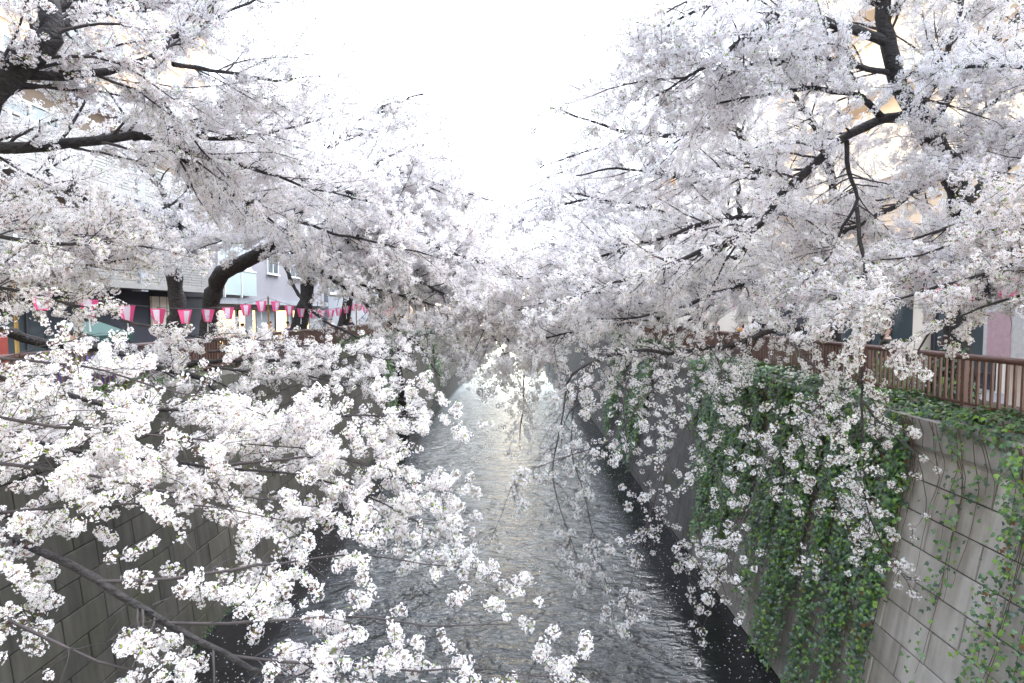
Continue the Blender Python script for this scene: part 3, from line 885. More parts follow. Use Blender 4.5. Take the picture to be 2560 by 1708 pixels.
# ------------------------------------------------------------------ tree growth
def catmull(P, step=0.16):
    P = np.asarray(P, float)
    Q = np.vstack([2 * P[0] - P[1], P, 2 * P[-1] - P[-2]])
    out = []
    for i in range(1, len(Q) - 2):
        n = max(2, int(np.linalg.norm(Q[i + 1] - Q[i]) / step))
        t = np.linspace(0, 1, n, endpoint=False)[:, None]
        a, b, c, d = Q[i - 1], Q[i], Q[i + 1], Q[i + 2]
        out.append(0.5 * ((2 * b) + (-a + c) * t + (2 * a - 5 * b + 4 * c - d) * t ** 2 + (-a + 3 * b - 3 * c + d) * t ** 3))
    out.append(P[-1:])
    return np.vstack(out)


def tubes(C, Rr, S):
    """C (N,P,3) centre lines, Rr (N,P) radii -> V, quads"""
    N, P, _ = C.shape
    T = np.empty_like(C); T[:, 1:-1] = C[:, 2:] - C[:, :-2]; T[:, 0] = C[:, 1] - C[:, 0]; T[:, -1] = C[:, -1] - C[:, -2]
    T = unit(T)
    ref = np.where(np.abs(T[:, :1, 2:3]) < 0.85, np.array([[[0, 0, 1.0]]]), np.array([[[1.0, 0, 0]]]))
    ref = np.broadcast_to(ref, T.shape)
    A = unit(np.cross(T, ref)); B = np.cross(T, A)
    w = np.arange(S) * 2 * math.pi / S
    V = C[:, :, None] + Rr[:, :, None, None] * (A[:, :, None] * np.cos(w)[None, None, :, None] + B[:, :, None] * np.sin(w)[None, None, :, None])
    i = np.arange(N)[:, None, None] * (P * S); j = np.arange(P - 1)[None, :, None] * S; k = np.arange(S)[None, None, :]; k2 = (k + 1) % S
    F = np.stack(np.broadcast_arrays(i + j + k, i + j + k2, i + j + S + k2, i + j + S + k), -1).reshape(-1, 4)
    return V.reshape(-1, 3), F


def curves(p0, d0, L, P, droop, wander, rg):
    N = len(p0); C = np.empty((N, P, 3)); C[:, 0] = p0; d = unit(d0); st = (L / (P - 1))[:, None]
    for k in range(1, P):
        C[:, k] = C[:, k - 1] + d * st
        d = d + rg.normal(0, wander, (N, 3)); d[:, 2] -= droop * st[:, 0]
        d = unit(d)
    return C


def side_shoots(C, frac, rg, fwd=0.6, flat=0.6, up=0.0):
    """start points and directions of shoots leaving curves; C (N,P,3), frac list of (curve index, t)"""
    idx, t = frac
    P = C.shape[1]; x = t * (P - 1); i = np.minimum(x.astype(int), P - 2); u = (x - i)[:, None]
    a, b = C[idx, i], C[idx, i + 1]
    p = a * (1 - u) + b * u; T = unit(b - a)
    h = unit(np.cross(T, np.array([0, 0, 1.0])) + 1e-6); w = np.cross(h, T)
    ph = rg.uniform(0, 2 * math.pi, len(idx))[:, None]
    d = T * fwd + h * np.cos(ph) + w * np.sin(ph) * flat
    d[:, 2] += up
    return p, unit(d)


def keep_mask(P):
    """clear space: street corridors under the crowns, inside walls, water, round the camera, and the open slot over the canal"""
    x, y, z = P[:, 0], P[:, 1], P[:, 2]
    k = ~((x < -7.35) & (z < 1.25)) & ~((x > 6.9) & (z < 0.95))
    k &= ~((x < -6.95) & (z < -1.5)) & ~((x > 5.75) & (z < -1.5)) & (z > -6.5)
    k &= np.sqrt(x * x + y * y + z * z) > 2.3
    k &= ~((y > 8.0) & (y < 17) & (z > -0.42) & (z < 0.56) & (x < -4.3))   # clearing along the left rail and lanterns
    k &= ~((y > 22) & (z > -0.2) & (x > -2.3 - np.clip(z - 1.5, 0, 9) * 0.30 * (y > 40)) & (x < 1.5 + np.clip(z - 1.5, 0, 9) * 0.30 * (y > 40)))                   # the far trees leave the middle of the canal open
    # open sky slot above the canal, widening upward and towards the bridge
    near = np.clip((15 - y) / 6, 0, 1)
    xl = -0.7 - np.clip(z - 5.2, 0, 9) * 0.36 - near * np.clip(z - 2.6, 0, 9) * 0.62
    xr = 0.15 + np.clip(z - 6.2, 0, 9) * 0.45 + near * np.clip(z - 2.8, 0, 9) * 0.50
    k &= ~((z > np.maximum(1.8, 0.19 * y)) & (y > 0.4) & (y < 46) & (x > xl) & (x < xr))
    return k


STATS = {'clusters': 0, 'twigs': 0}


class Tree:
    def __init__(self, name, base, label, seed, group='cherry trees along the canal'):
        self.root = thing('cherry_tree', label, 'tree', tuple(base), 0, group)
        self.rg = np.random.default_rng(seed); self.base = np.array(base, float)
        self.tw = []; self.cl = []; self.dir = []; self.sc = []; self.twfrac = 1.0

    def limb(self, P, r0, r1, name='branch', sp=0.15, len1=(0.8, 1.9), t0=0.12, droop=0.25, up=0.12, tw=(0.22, 0.55), tsp=0.115, cs=1.05, cd=0.115, flat=0.6, grow=True, sides=9, rough=0.05, dens=1.0, tipgrow=True, clump=0, bias=(0, 0, 0), twr=0.0042):
        rg = self.rg
        C = catmull(P); n = len(C)
        # small kinks make the limb read as wood
        if n > 6:
            k = rg.normal(0, 1, (n, 3)); k = (k + np.roll(k, 1, 0) + np.roll(k, -1, 0)) / 3
            C[2:-1] += k[2:-1] * min(0.035, 0.012 + r0 * 0.3)
        rr = r0 + (r1 - r0) * np.linspace(0, 1, n) ** 0.85
        rr = rr * (1 + rg.normal(0, rough, n))
        V, F = tubes(C[None], rr[None], sides)
        tip = len(V); V = np.vstack([V, C[-1] + unit(C[-1] - C[-2]) * r1]); last = (n - 1) * sides
        T = np.array([[last + q, last + (q + 1) % sides, tip] for q in range(sides)])
        me = mesh_np(name, V, [F, T], (M['bark'] if r0 > 0.025 else M['twig'],), smooth=True)
        link(name, me, self.root)
        if not grow: return C
        seg = np.linalg.norm(np.diff(C, axis=0), axis=1); Ltot = seg.sum()
        # first order branches
        nb = max(2, int(Ltot * (1 - t0) / sp * dens))
        t = np.sort(rg.uniform(t0, 1.0, nb))
        if tipgrow: t[-1] = 0.999
        p, d = side_shoots(C[None], (np.zeros(nb, int), t), rg, 0.75, flat, up)
        d = unit(d + np.array(bias, float))
        if tipgrow: d[-1] = unit(C[-1] - C[-3])
        L1 = rg.uniform(len1[0], len1[1], nb) * (1.1 - 0.45 * t)
        B = curves(p, d, L1, 8, droop, 0.13, rg)
        ok = keep_mask(B[:, 4]) & keep_mask(B[:, 7])
        B, L1 = B[ok], L1[ok]
        if not len(B): return C
        nb = len(B)
        rb = np.clip(np.interp(t[ok], np.linspace(0, 1, n), rr) * 0.42, twr, 0.022)
        self.tw.append((B, rb[:, None] * np.linspace(1, 0.28, 8)[None]))
        # twigs
        nt = np.maximum(2, (L1 / tsp).astype(int)); idx = np.repeat(np.arange(nb), nt); tt = rg.uniform(0.16, 1.0, len(idx))
        p, d = side_shoots(B, (idx, tt), rg, 0.8, 0.8, 0.05)
        L2 = rg.uniform(tw[0], tw[1], len(idx)) * (1.15 - 0.5 * tt)
        W = curves(p, d, L2, 4, droop * 1.5, 0.18, rg)
        ok = keep_mask(W[:, 3]) & keep_mask(W[:, 2])
        W, L2 = W[ok], L2[ok]
        if len(W):
            self.tw.append((W, np.full(len(W), twr)[:, None] * np.linspace(1, 0.4, 4)[None]))
            self._clusters(W, L2, cd, cs, 0.15, clump)
        self._clusters(B, L1, cd * 1.6, cs, 0.25, clump)
        return C

    def _clusters(self, C, L, cd, cs, tmin, clump=0):
        rg = self.rg
        if clump:      # spurs carry several umbels each, with bare wood between
            nc = rg.poisson(L / (cd * clump)); idx = np.repeat(np.arange(len(C)), nc)
            t = rg.uniform(max(tmin, 0.3), 1.0, len(idx))
            per = rg.integers(1, 2 * clump, len(idx)); idx = np.repeat(idx, per); t = np.repeat(t, per)
            t = np.clip(t + rg.normal(0, 0.03, len(t)) / np.maximum(L[idx], 0.2), 0.05, 1.0)
        else:
            nc = np.maximum(1, np.round(L / cd).astype(int)); idx = np.repeat(np.arange(len(C)), nc)
            t = rg.uniform(tmin, 1.0, len(idx))
        if not len(idx): return
        x = t * (C.shape[1] - 1); i = np.minimum(x.astype(int), C.shape[1] - 2); u = (x - i)[:, None]
        p = C[idx, i] * (1 - u) + C[idx, i + 1] * u
        out = unit(rg.normal(0, 1, (len(p), 3)) + np.array([0, 0, -0.25]))
        s = cs * rg.uniform(0.60, 1.18, len(p))
        p = p + out * ((0.045 if clump else 0.032) * s)[:, None]
        ok = keep_mask(p)
        self.cl.append(p[ok]); self.dir.append(out[ok]); self.sc.append(s[ok])

    def finish(self, n_parts=0):
        rg = self.rg
        # twigs: one mesh of real wood
        Vs, Fs, b = [], [], 0
        for C, rr in self.tw:
            S = 4 if C.shape[1] > 5 else 3
            if C.shape[1] <= 5: C, rr = C[::1], rr[::1]
            if self.twfrac < 1:
                sel = rg.random(len(C)) < self.twfrac; C, rr = C[sel], rr[sel]
            if not len(C): continue
            v, f = tubes(C, rr, S); Vs.append(v); Fs.append(f + b); b += len(v)
            STATS['twigs'] += len(C)
        if Vs:
            me = mesh_np('twigs', np.vstack(Vs), np.vstack(Fs), (M['twig'],), smooth=True)
            link('twigs', me, self.root, kind='stuff')
        if not self.cl: return
        P = np.vstack(self.cl); D = np.vstack(self.dir); s = np.concatenate(self.sc)
        STATS['clusters'] += len(P)
        # clusters turn their attachment (+z) back to the twig
        eul = np.empty((len(P), 3))
        dz = -D; yaw = np.arctan2(dz[:, 1], dz[:, 0]); tilt = np.arccos(np.clip(dz[:, 2], -1, 1))
        eul[:, 0] = 0; eul[:, 1] = tilt; eul[:, 2] = yaw
        dist = np.linalg.norm(P, axis=1)
        lod = np.where(dist < 9.0, 0, np.where(dist < 18, 1, 2))
        tid = np.array([TFIRST[int(l)] for l in lod]) + rg.integers(0, 1000, len(P)) % np.array([TCOUNT[int(l)] for l in lod])
        big = np.zeros(len(P), bool)
        if n_parts:
            yy = np.maximum(P[:, 1], 0.1)
            inside = (P[:, 1] > 0.5) & (np.abs(P[:, 0] / yy) < 0.9) & (P[:, 2] / yy < 0.55) & (P[:, 2] / yy > -0.68)
            score = np.where(inside, s / dist, 0)
            pick = np.argsort(-score)[:n_parts]; big[pick[score[pick] > 0]] = True
            for i in np.nonzero(big)[0]:
                o = bpy.data.objects.new('blossom_cluster', NEAR_MESH[int(tid[i]) % 6]); COL.objects.link(o)
                o.parent = self.root; o.matrix_parent_inverse = PINV(self.root)
                o.location = P[i]; o.rotation_euler = eul[i]; o.scale = (s[i],) * 3
        q = ~big
        if q.any():
            crown_object('crown', self.root, P[q], eul[q], s[q], tid[q], TPL, PMATS)


def W_(x, y, z): return np.array((x, y, z), float)


def px(*pts): return [at(*p) if len(p) == 3 else np.array(p[1:], float) for p in pts]


def arc(p0, az, el0, el1, L, n=7, side_pull=0.0, rg=None):
    """a limb that leaves p0 at elevation el0 and bends to el1"""
    P = [np.array(p0, float)]
    for k in range(n):
        e = R(el0 + (el1 - el0) * k / (n - 1)); a = R(az) + (rg.normal(0, 0.10) if rg is not None else 0)
        P.append(P[-1] + np.array((math.cos(a) * math.cos(e), math.sin(a) * math.cos(e), math.sin(e))) * L / n)
    return P


def bank_tree(side, y, label, seed, scale=1.0, trunk_r=0.24, lean=0.5, limbs='full', low=True, cs=1.0, dens=1.0, extra=None, n_parts=0):
    rg = np.random.default_rng(seed + 900)
    bx = -8.25 if side < 0 else 8.0
    base = (bx, y, -1.66)
    t = Tree('cherry_tree', base, label, seed)
    s = -side
    fork = W_(bx + s * lean, y + rg.uniform(-.3, .3), rg.uniform(0.6, 1.3))
    t.limb([W_(*base) - W_(0, 0, .2), W_(bx + s * 0.1, y, -0.7), (W_(*base) + fork) / 2 + W_(s * .1, 0, .4), fork], trunk_r * 1.15, trunk_r * 0.8, name='trunk', grow=False, sides=14, rough=0.04)
    toward = 0 if side < 0 else 180
    kw = dict(cs=cs, dens=dens)
    t.twfrac = 0.75 if y < 30 else 0.35
    plan = [(-50, 62, 22, 6.0), (-14, 66, 24, 7.2), (30, 60, 16, 6.8), (62, 55, 20, 5.6), (4, 54, 8, 7.4), (-28, 56, 6, 7.0),
            (-32, 42, 2, 6.4), (8, 40, -4, 6.8), (42, 40, 0, 6.2), (150, 58, 24, 5.0), (-140, 60, 22, 4.6)]
    if low: plan += [(-20, 22, -34, 6.2), (16, 20, -38, 6.6), (-48, 24, -28, 5.6), (50, 22, -30, 5.6)]
    for az, e0, e1, L in plan:
        a = az + rg.uniform(-10, 10)
        P = arc(fork, toward + (a if side < 0 else -a), e0 + rg.uniform(-6, 6), e1 + rg.uniform(-8, 8), L * scale * rg.uniform(0.88, 1.1), rg=rg)
        r = trunk_r * rg.uniform(0.30, 0.48)
        t.limb(P, r, 0.016, droop=0.22 if e1 > -10 else 0.5, up=0.15 if e1 > -10 else 0.0, **kw)
    return t

# ------------------------------------------------------------------ trees of the left bank
def guide(pts):
    """list of ('w', x, y, z) world points and (px, py, distance) points seen in the photograph"""
    return [np.array(p[1:], float) if p[0] == 'w' else at(*p) for p in pts]


# nearest tree: trunk outside the picture, long low sprays through the lower left
T = Tree('cherry_tree', (-8.1, 2.6, -1.66), 'nearest left cherry tree whose low sprays fill the lower left foreground', 21)
T.limb([W_(-8.1, 2.6, -1.9), W_(-8.0, 2.7, -0.9), W_(-7.7, 2.9, 0.2)], 0.26, 0.2, name='trunk', grow=False, sides=14)
dr = dict(twr=0.006, droop=0.9, up=-0.05, flat=0.5, len1=(0.3, 0.85), tw=(0.12, 0.36), sp=0.135, tsp=0.19, cs=0.98, cd=0.235)
lo = dict(droop=0.18, up=0.06, flat=0.35, len1=(0.5, 1.15), tw=(0.16, 0.42), sp=0.125, tsp=0.12, cs=0.77, cd=0.10, clump=2)
T.limb(guide([('w', -7.7, 2.9, 0.1), (-700, 1130, 4.1), (-150, 1230, 3.9), (0, 1330, 3.8), (100, 1375, 3.75), (240, 1455, 3.7), (420, 1560, 3.65), (560, 1640, 3.6), (700, 1705, 3.6), (900, 1760, 3.7)]), 0.06, 0.016, t0=0.3, **lo)
T.limb(guide([('w', -7.7, 2.9, 0.1), (-450, 900, 5.0), (-100, 930, 5.1), (150, 985, 5.2), (420, 1030, 5.4), (700, 1050, 5.8), (950, 1040, 6.2), (1090, 1050, 6.5)]), 0.045, 0.007, t0=0.25, **{**lo, 'len1': (0.5, 1.3), 'sp': 0.085})
T.limb(guide([('w', -7.7, 2.9, 0.0), (-500, 1000, 4.5), (-50, 1080, 4.5), (250, 1130, 4.6), (560, 1165, 4.9), (800, 1200, 5.2), (960, 1260, 5.4), (1080, 1330, 5.6)]), 0.035, 0.006, t0=0.25, **{**lo, 'sp': 0.085})
T.limb(guide([(240, 1455, 3.7), (420, 1450, 3.9), (640, 1420, 4.2), (850, 1390, 4.6), (1010, 1400, 4.9), (1180, 1420, 5.2)]), 0.013, 0.004, t0=0.05, **{**lo, 'len1': (0.35, 0.85), 'sp': 0.17})
T.limb(guide([(420, 1560, 3.65), (640, 1560, 3.8), (860, 1545, 4.1), (1060, 1560, 4.3), (1280, 1560, 4.5)]), 0.012, 0.004, t0=0.05, **{**lo, 'len1': (0.3, 0.7), 'sp': 0.15})
T.limb(guide([(560, 1640, 3.6), (760, 1660, 3.7), (980, 1670, 3.9), (1180, 1670, 4.1), (1400, 1690, 4.3)]), 0.012, 0.004, t0=0.05, **{**lo, 'len1': (0.25, 0.55), 'sp': 0.08})
T.limb(guide([(-60, 1290, 3.9), (150, 1270, 4.0), (330, 1260, 4.2), (520, 1270, 4.4), (700, 1300, 4.6)]), 0.012, 0.004, t0=0.1, **{**lo, 'len1': (0.3, 0.75), 'sp': 0.2})
T.limb(guide([(-200, 1480, 3.4), (0, 1560, 3.4), (150, 1620, 3.4), (330, 1680, 3.45), (500, 1740, 3.5)]), 0.014, 0.005, t0=0.1, **{**lo, 'len1': (0.25, 0.6), 'sp': 0.18})
cr = dict(droop=0.15, up=0.15, flat=0.7, len1=(0.9, 2.0), sp=0.16, tsp=0.13, cs=1.1, cd=0.10)  # upper crown, mostly above the view, added and thickened to shade the foreground
for az, e0, e1, L in ((-25, 62, 8, 7.5), (-8, 70, 12, 8.0), (8, 66, 20, 7.5), (-40, 60, 20, 5.5), (0, 58, 16, 6.5), (18, 64, 30, 6.0), (-75, 55, 15, 5.5), (-15, 48, 22, 7.0), (12, 50, 26, 6.8), (-110, 50, 15, 4.5), (40, 66, 44, 5.0)):
    T.limb(arc((-7.7, 2.9, 0.6), az, e0, e1, L, rg=T.rg), 0.10, 0.02, **cr)
for g in ([(-100, 890, 4.6), (80, 900, 4.7), (260, 930, 4.9), (430, 980, 5.1), (600, 1010, 5.4), (760, 1080, 5.7)],
          [(-100, 1020, 4.2), (60, 1050, 4.2), (220, 1075, 4.4), (420, 1090, 4.7), (640, 1110, 5.1), (820, 1130, 5.5), (980, 1180, 5.8)],
          [(-100, 1150, 4.0), (80, 1170, 4.0), (240, 1190, 4.1), (420, 1230, 4.4), (600, 1240, 4.8), (760, 1260, 5.1), (930, 1300, 5.4)],
          [(560, 1165, 4.9), (700, 1150, 5.2), (860, 1150, 5.6), (1000, 1190, 5.9), (1120, 1240, 6.2)]):
    T.limb(guide(g), 0.014, 0.004, t0=0.08, **{**lo, 'len1': (0.4, 0.95), 'sp': 0.15})
T.twfrac = 0.6
T.finish(300)

# second tree: limbs sweep across the upper left
T = Tree('cherry_tree', (-8.3, 6.6, -1.66), 'left cherry tree with thick dark limb entering at the upper left corner', 22)
T.limb([W_(-8.3, 6.6, -1.9), W_(-8.25, 6.6, -0.6), W_(-8.0, 6.5, 0.8), W_(-7.3, 6.3, 1.9)], 0.27, 0.21, name='trunk', grow=False, sides=14)
up = dict(droop=0.12, up=0.2, flat=0.7, len1=(0.8, 1.9), sp=0.115, tsp=0.105, cs=0.97, cd=0.105, bias=(0, 0.42, 0.12))
T.limb(guide([('w', -7.35, 6.3, 1.8), (-110, 300, 6.1), (-15, 215, 6.0), (50, 145, 6.0), (115, 92, 6.1), (112, 0, 6.2), (100, -170, 6.5), (80, -350, 7)]), 0.19, 0.06, t0=0.35, **up)
T.limb(guide([(35, 185, 6.1), (154, 187, 6.2), (263, 172, 6.4), (348, 146, 6.7), (400, 130, 6.9), (421, 95, 7.1), (487, 77, 7.4), (600, 20, 7.8), (690, -30, 8.2)]), 0.05, 0.012, t0=0.15, **up)
T.limb(guide([(70, 125, 6.1), (115, 40, 6.6), (200, -30, 7.2), (330, -80, 8.0), (480, -100, 8.6)]), 0.07, 0.02, t0=0.2, **up)
T.limb(guide([(115, 80, 6.2), (170, 50, 6.6), (300, 25, 7.4), (380, 28, 7.8), (430, 5, 8.2), (560, -40, 9.0)]), 0.05, 0.016, t0=0.1, **up)
T.limb(guide([('w', -7.7, 6.5, 1.3), (-160, 370, 7.4), (0, 363, 7.5), (120, 362, 7.6), (215, 357, 7.7), (330, 345, 7.9), (415, 366, 8.3), (470, 405, 8.6), (515, 440, 9.0), (600, 500, 9.6), (690, 560, 10.2)]), 0.115, 0.02, t0=0.2, **up)
T.limb(guide([(330, 345, 7.9), (450, 330, 8.4), (560, 345, 8.9), (680, 330, 9.4), (800, 300, 9.8)]), 0.045, 0.012, t0=0.1, **up)
T.limb(guide([(420, 372, 8.3), (540, 390, 8.8), (660, 430, 9.4), (780, 470, 10), (900, 500, 10.6)]), 0.04, 0.012, t0=0.1, **up)
T.limb(guide([(350, 170, 6.9), (400, 240, 7.4), (450, 310, 7.9), (480, 350, 8.2), (560, 440, 8.8)]), 0.028, 0.008, t0=0.1, **up)
T.limb(guide([('w', -7.8, 6.6, 1.0), (-100, 520, 7.6), (60, 545, 7.8), (170, 590, 8.0), (240, 640, 8.2)]), 0.06, 0.014, t0=0.2, **{**up, 'up': 0.05})
T.limb(guide([('w', -8.0, 6.7, 0.6), (-150, 640, 6.6), (0, 655, 6.7), (140, 670, 6.8), (260, 660, 7.1), (350, 640, 7.5)]), 0.06, 0.012, t0=0.2, **{**up, 'up': 0.05, 'len1': (0.5, 1.2)})
T.limb(guide([('w', -7.9, 7.2, 0.2), (150, 860, 9.4), (297, 885, 9.0), (358, 905, 8.6), (412, 922, 8.3), (520, 960, 8.0), (600, 1040, 7.6), (720, 1090, 7.3)]), 0.10, 0.02, t0=0.3, **{**lo, 'len1': (0.6, 1.4), 'sp': 0.16})
T.limb(guide([(412, 922, 8.3), (560, 900, 8.4), (720, 900, 8.6), (880, 930, 8.8), (1010, 960, 9.0)]), 0.04, 0.01, t0=0.1, **{**lo, 'sp': 0.16})
T.limb(guide([('w', -7.5, 6.4, 0.8), (-150, 580, 6.1), (0, 590, 6.2), (130, 610, 6.4), (260, 610, 6.8), (380, 620, 7.2)]), 0.05, 0.010, t0=0.2, **{**up, 'up': 0.1, 'len1': (0.5, 1.2)})
T.limb(guide([('w', -7.6, 6.4, 0.4), (-120, 700, 6.0), (20, 720, 6.1), (140, 750, 6.3), (220, 770, 6.5)]), 0.045, 0.010, t0=0.2, **{**up, 'up': 0.05, 'len1': (0.4, 0.9)})
for g in ([(520, 880, 8.2), (640, 870, 8.5), (760, 865, 8.8), (880, 880, 9.1), (980, 900, 9.4)],
          [(480, 900, 8.0), (600, 930, 8.1), (740, 940, 8.4), (880, 960, 8.7), (1000, 1000, 9.0)],
          [(300, 800, 7.6), (420, 830, 7.7), (560, 850, 7.8), (680, 850, 8.0)]):
    T.limb(guide(g), 0.02, 0.006, t0=0.05, **{**lo, 'len1': (0.5, 1.2), 'sp': 0.11})
T.limb(guide([(430, 160, 7.2), (560, 180, 7.8), (690, 200, 8.4), (800, 190, 9.0)]), 0.03, 0.01, t0=0.1, **up)
T.finish(260)

# third tree: slender trunk by the lanterns, limb leaning back to the upper left
T = Tree('cherry_tree', (-8.25, 13.8, -1.66), 'cherry tree with slim trunk and limb bending to the upper left behind the lanterns', 23)
T.limb(guide([(438, 960, 13.8), (440, 790, 13.8), (437, 720, 13.8), (428, 660, 13.7), (420, 630, 13.6)]), 0.22, 0.17, name='trunk', grow=False, sides=14)
md = dict(droop=0.18, up=0.14, flat=0.6, len1=(0.9, 2.1), sp=0.13, tsp=0.105, cs=1.05, cd=0.105, bias=(0, 0.40, 0.10))
T.limb(guide([(420, 635, 13.6), (385, 622, 13.2), (340, 592, 12.6), (285, 545, 12), (205, 495, 11.2), (130, 452, 10.6), (105, 420, 10.4), (130, 385, 10.4)]), 0.15, 0.05, t0=0.4, **{**md, 'sp': 0.3})
T.limb(guide([(422, 640, 13.6), (440, 560, 13.4), (470, 480, 13.0), (480, 380, 12.6), (540, 280, 12.4), (600, 180, 12.4)]), 0.12, 0.03, t0=0.15, **md)
T.limb(guide([(430, 600, 13.5), (520, 540, 13.0), (640, 500, 12.6), (760, 470, 12.4), (880, 440, 12.2), (1000, 380, 12.2)]), 0.09, 0.018, t0=0.15, **md)
T.limb(guide([(440, 560, 13.4), (400, 470, 13), (350, 400, 12.6), (320, 310, 12.4), (260, 220, 12.2)]), 0.08, 0.02, t0=0.15, **md)
T.limb(guide([(520, 540, 13), (600, 420, 12.8), (700, 330, 12.6), (800, 260, 12.8), (850, 180, 13)]), 0.07, 0.018, t0=0.1, **md)
for g in ([(470, 480, 13.0), (400, 520, 12.2), (320, 545, 11.4), (240, 560, 10.8)],
          [(520, 540, 13.0), (480, 570, 12.4), (420, 590, 11.6), (340, 600, 11.0), (280, 625, 10.6)],
          [(640, 500, 12.6), (600, 560, 12.2), (560, 600, 11.8), (500, 620, 11.4)]):
    T.limb(guide(g), 0.03, 0.008, t0=0.1, **{**md, 'bias': (0, 0, 0.05), 'len1': (0.7, 1.5)})
T.limb(guide([(640, 500, 12.6), (720, 540, 12), (830, 580, 11.5), (960, 610, 11.2), (1080, 640, 11.0)]), 0.045, 0.012, t0=0.1, **md)
T.finish()

# fourth tree: bent double trunk beside the third
T = Tree('cherry_tree', (-8.2, 15.6, -1.66), 'cherry tree with strongly bent dark trunk beside the slim one by the lanterns', 24)
T.limb(guide([(520, 960, 15.6), (522, 800, 15.6), (532, 730, 15.5), (552, 690, 15.3), (620, 648, 14.9), (682, 618, 14.5)]), 0.27, 0.17, name='trunk', grow=False, sides=14)
T.limb(guide([(682, 618, 14.5), (690, 590, 14.3), (640, 545, 14.0), (575, 490, 13.6), (540, 440, 13.2), (470, 400, 13)]), 0.11, 0.03, t0=0.3, **md)
T.limb(guide([(685, 610, 14.5), (735, 560, 14.2), (765, 490, 14.0), (780, 440, 13.8), (850, 340, 13.8), (960, 270, 14), (1060, 235, 14.3)]), 0.12, 0.02, t0=0.2, **md)
for g in ([(682, 618, 14.5), (720, 640, 13.6), (780, 670, 12.8), (850, 690, 12.2)],
          [(690, 590, 14.3), (640, 600, 13.4), (590, 610, 12.6), (540, 600, 12)],
          [(735, 560, 14.2), (760, 610, 13.4), (820, 640, 12.8), (900, 660, 12.4)]):
    T.limb(guide(g), 0.03, 0.008, t0=0.15, **{**md, 'bias': (0, 0, 0), 'len1': (0.7, 1.5)})
T.limb(guide([(690, 600, 14.4), (800, 600, 14.0), (900, 590, 13.2), (980, 570, 12.6), (1062, 600, 12.2), (1150, 640, 11.8), (1250, 662, 11.5), (1320, 700, 11.2)]), 0.10, 0.016, t0=0.2, **md)
T.limb(guide([(770, 470, 14), (700, 400, 13.8), (640, 320, 13.6), (600, 230, 13.8)]), 0.06, 0.018, t0=0.1, **md)
T.limb(guide([(740, 640, 14.4), (860, 720, 13), (960, 800, 12), (1040, 860, 11.3), (1100, 940, 10.8)]), 0.05, 0.010, t0=0.2, **{**dr, 'sp': 0.2})
T.limb(guide([(700, 640, 14.2), (760, 760, 12.4), (860, 830, 11.2), (960, 870, 10.4), (1030, 930, 10.0)]), 0.05, 0.01, t0=0.35, **{**dr, 'sp': 0.2})
T.limb(guide([(860, 600, 13.6), (990, 680, 12.6), (1110, 730, 12), (1220, 800, 11.6), (1290, 880, 11.3)]), 0.06, 0.012, t0=0.15, **{**md, 'droop': 0.4, 'up': 0.02})
T.limb(guide([(690, 600, 14.4), (850, 640, 13.8), (1000, 670, 13.2), (1130, 690, 12.8), (1240, 730, 12.6), (1330, 780, 12.4)]), 0.06, 0.012, t0=0.15, **{**md, 'droop': 0.3, 'up': 0.02})
for g in ([(820, 690, 13.6), (920, 715, 12.8), (1040, 750, 12.2), (1150, 790, 11.8), (1230, 840, 11.5), (1275, 910, 11.3)],
          [(850, 640, 13.8), (980, 690, 13.2), (1120, 740, 12.8), (1230, 770, 12.5), (1340, 820, 12.3)],
          [(800, 600, 14), (950, 620, 13.6), (1100, 650, 13.3), (1220, 690, 13.1), (1330, 740, 13)]):
    T.limb(guide(g), 0.04, 0.008, t0=0.1, **{**md, 'droop': 0.35, 'up': 0.02, 'bias': (0, 0.1, 0)})
T.limb(guide([(780, 440, 13.8), (900, 490, 13.6), (1020, 530, 13.4), (1130, 560, 13.2), (1220, 590, 13.2)]), 0.06, 0.012, t0=0.1, **md)
T.limb(guide([(850, 400, 13.6), (1000, 430, 13.6), (1120, 470, 13.9), (1220, 500, 14.2), (1290, 525, 14.5)]), 0.04, 0.008, t0=0.1, **md)
T.limb(guide([(850, 340, 13.8), (980, 340, 14.0), (1080, 380, 14.3), (1170, 420, 14.7), (1230, 470, 15)]), 0.035, 0.008, t0=0.1, **md)
T.limb(guide([(780, 440, 13.8), (880, 420, 13.4), (1000, 440, 13.2), (1100, 480, 13.2)]), 0.05, 0.014, t0=0.1, **md)
T.finish()

LEFT_FAR = [(21.4, 'left bank cherry tree with thick dark trunk beyond the lit shop'), (27.0, 'left bank cherry tree just before the green pipe, standing behind the lantern string'),
            (33.5, 'left bank cherry tree above the ivy edged wall section'), (40.0, 'left bank cherry tree beside the green pipe crossing'),
            (47.0, 'left bank cherry tree just beyond the green pipe'), (55.0, 'far left bank cherry tree, second beyond the pipe'),
            (64.0, 'far left bank cherry tree, third beyond the pipe'), (75.0, 'farthest white cherry tree on the left bank')]
for y, sd, lab in ((-3.2, -1, 'unseen left bank cherry tree by the bridge behind the viewpoint, added for shade'), (-9.5, -1, 'second unseen left bank cherry tree behind the viewpoint, added for shade'), (-2.4, 1, 'unseen right bank cherry tree by the bridge behind the viewpoint, added for shade')):
    bank_tree(sd, y, lab, 30 + sd + int(y), scale=1.35, dens=1.0, low=False, cs=1.25).finish()  # unseen crowns behind the viewpoint, added to shade the foreground
for i, (y, lab) in enumerate(LEFT_FAR):
    f = y > 30
    bank_tree(-1, y, lab, 40 + i, scale=1.45 if y > 44 else 1.25 if f else 1.08, trunk_r=0.30 if i == 0 else 0.25, cs=1.0 if not f else 1.25 if y < 50 else 1.6, dens=0.68 if not f else 0.55 if y < 50 else 0.42).finish()

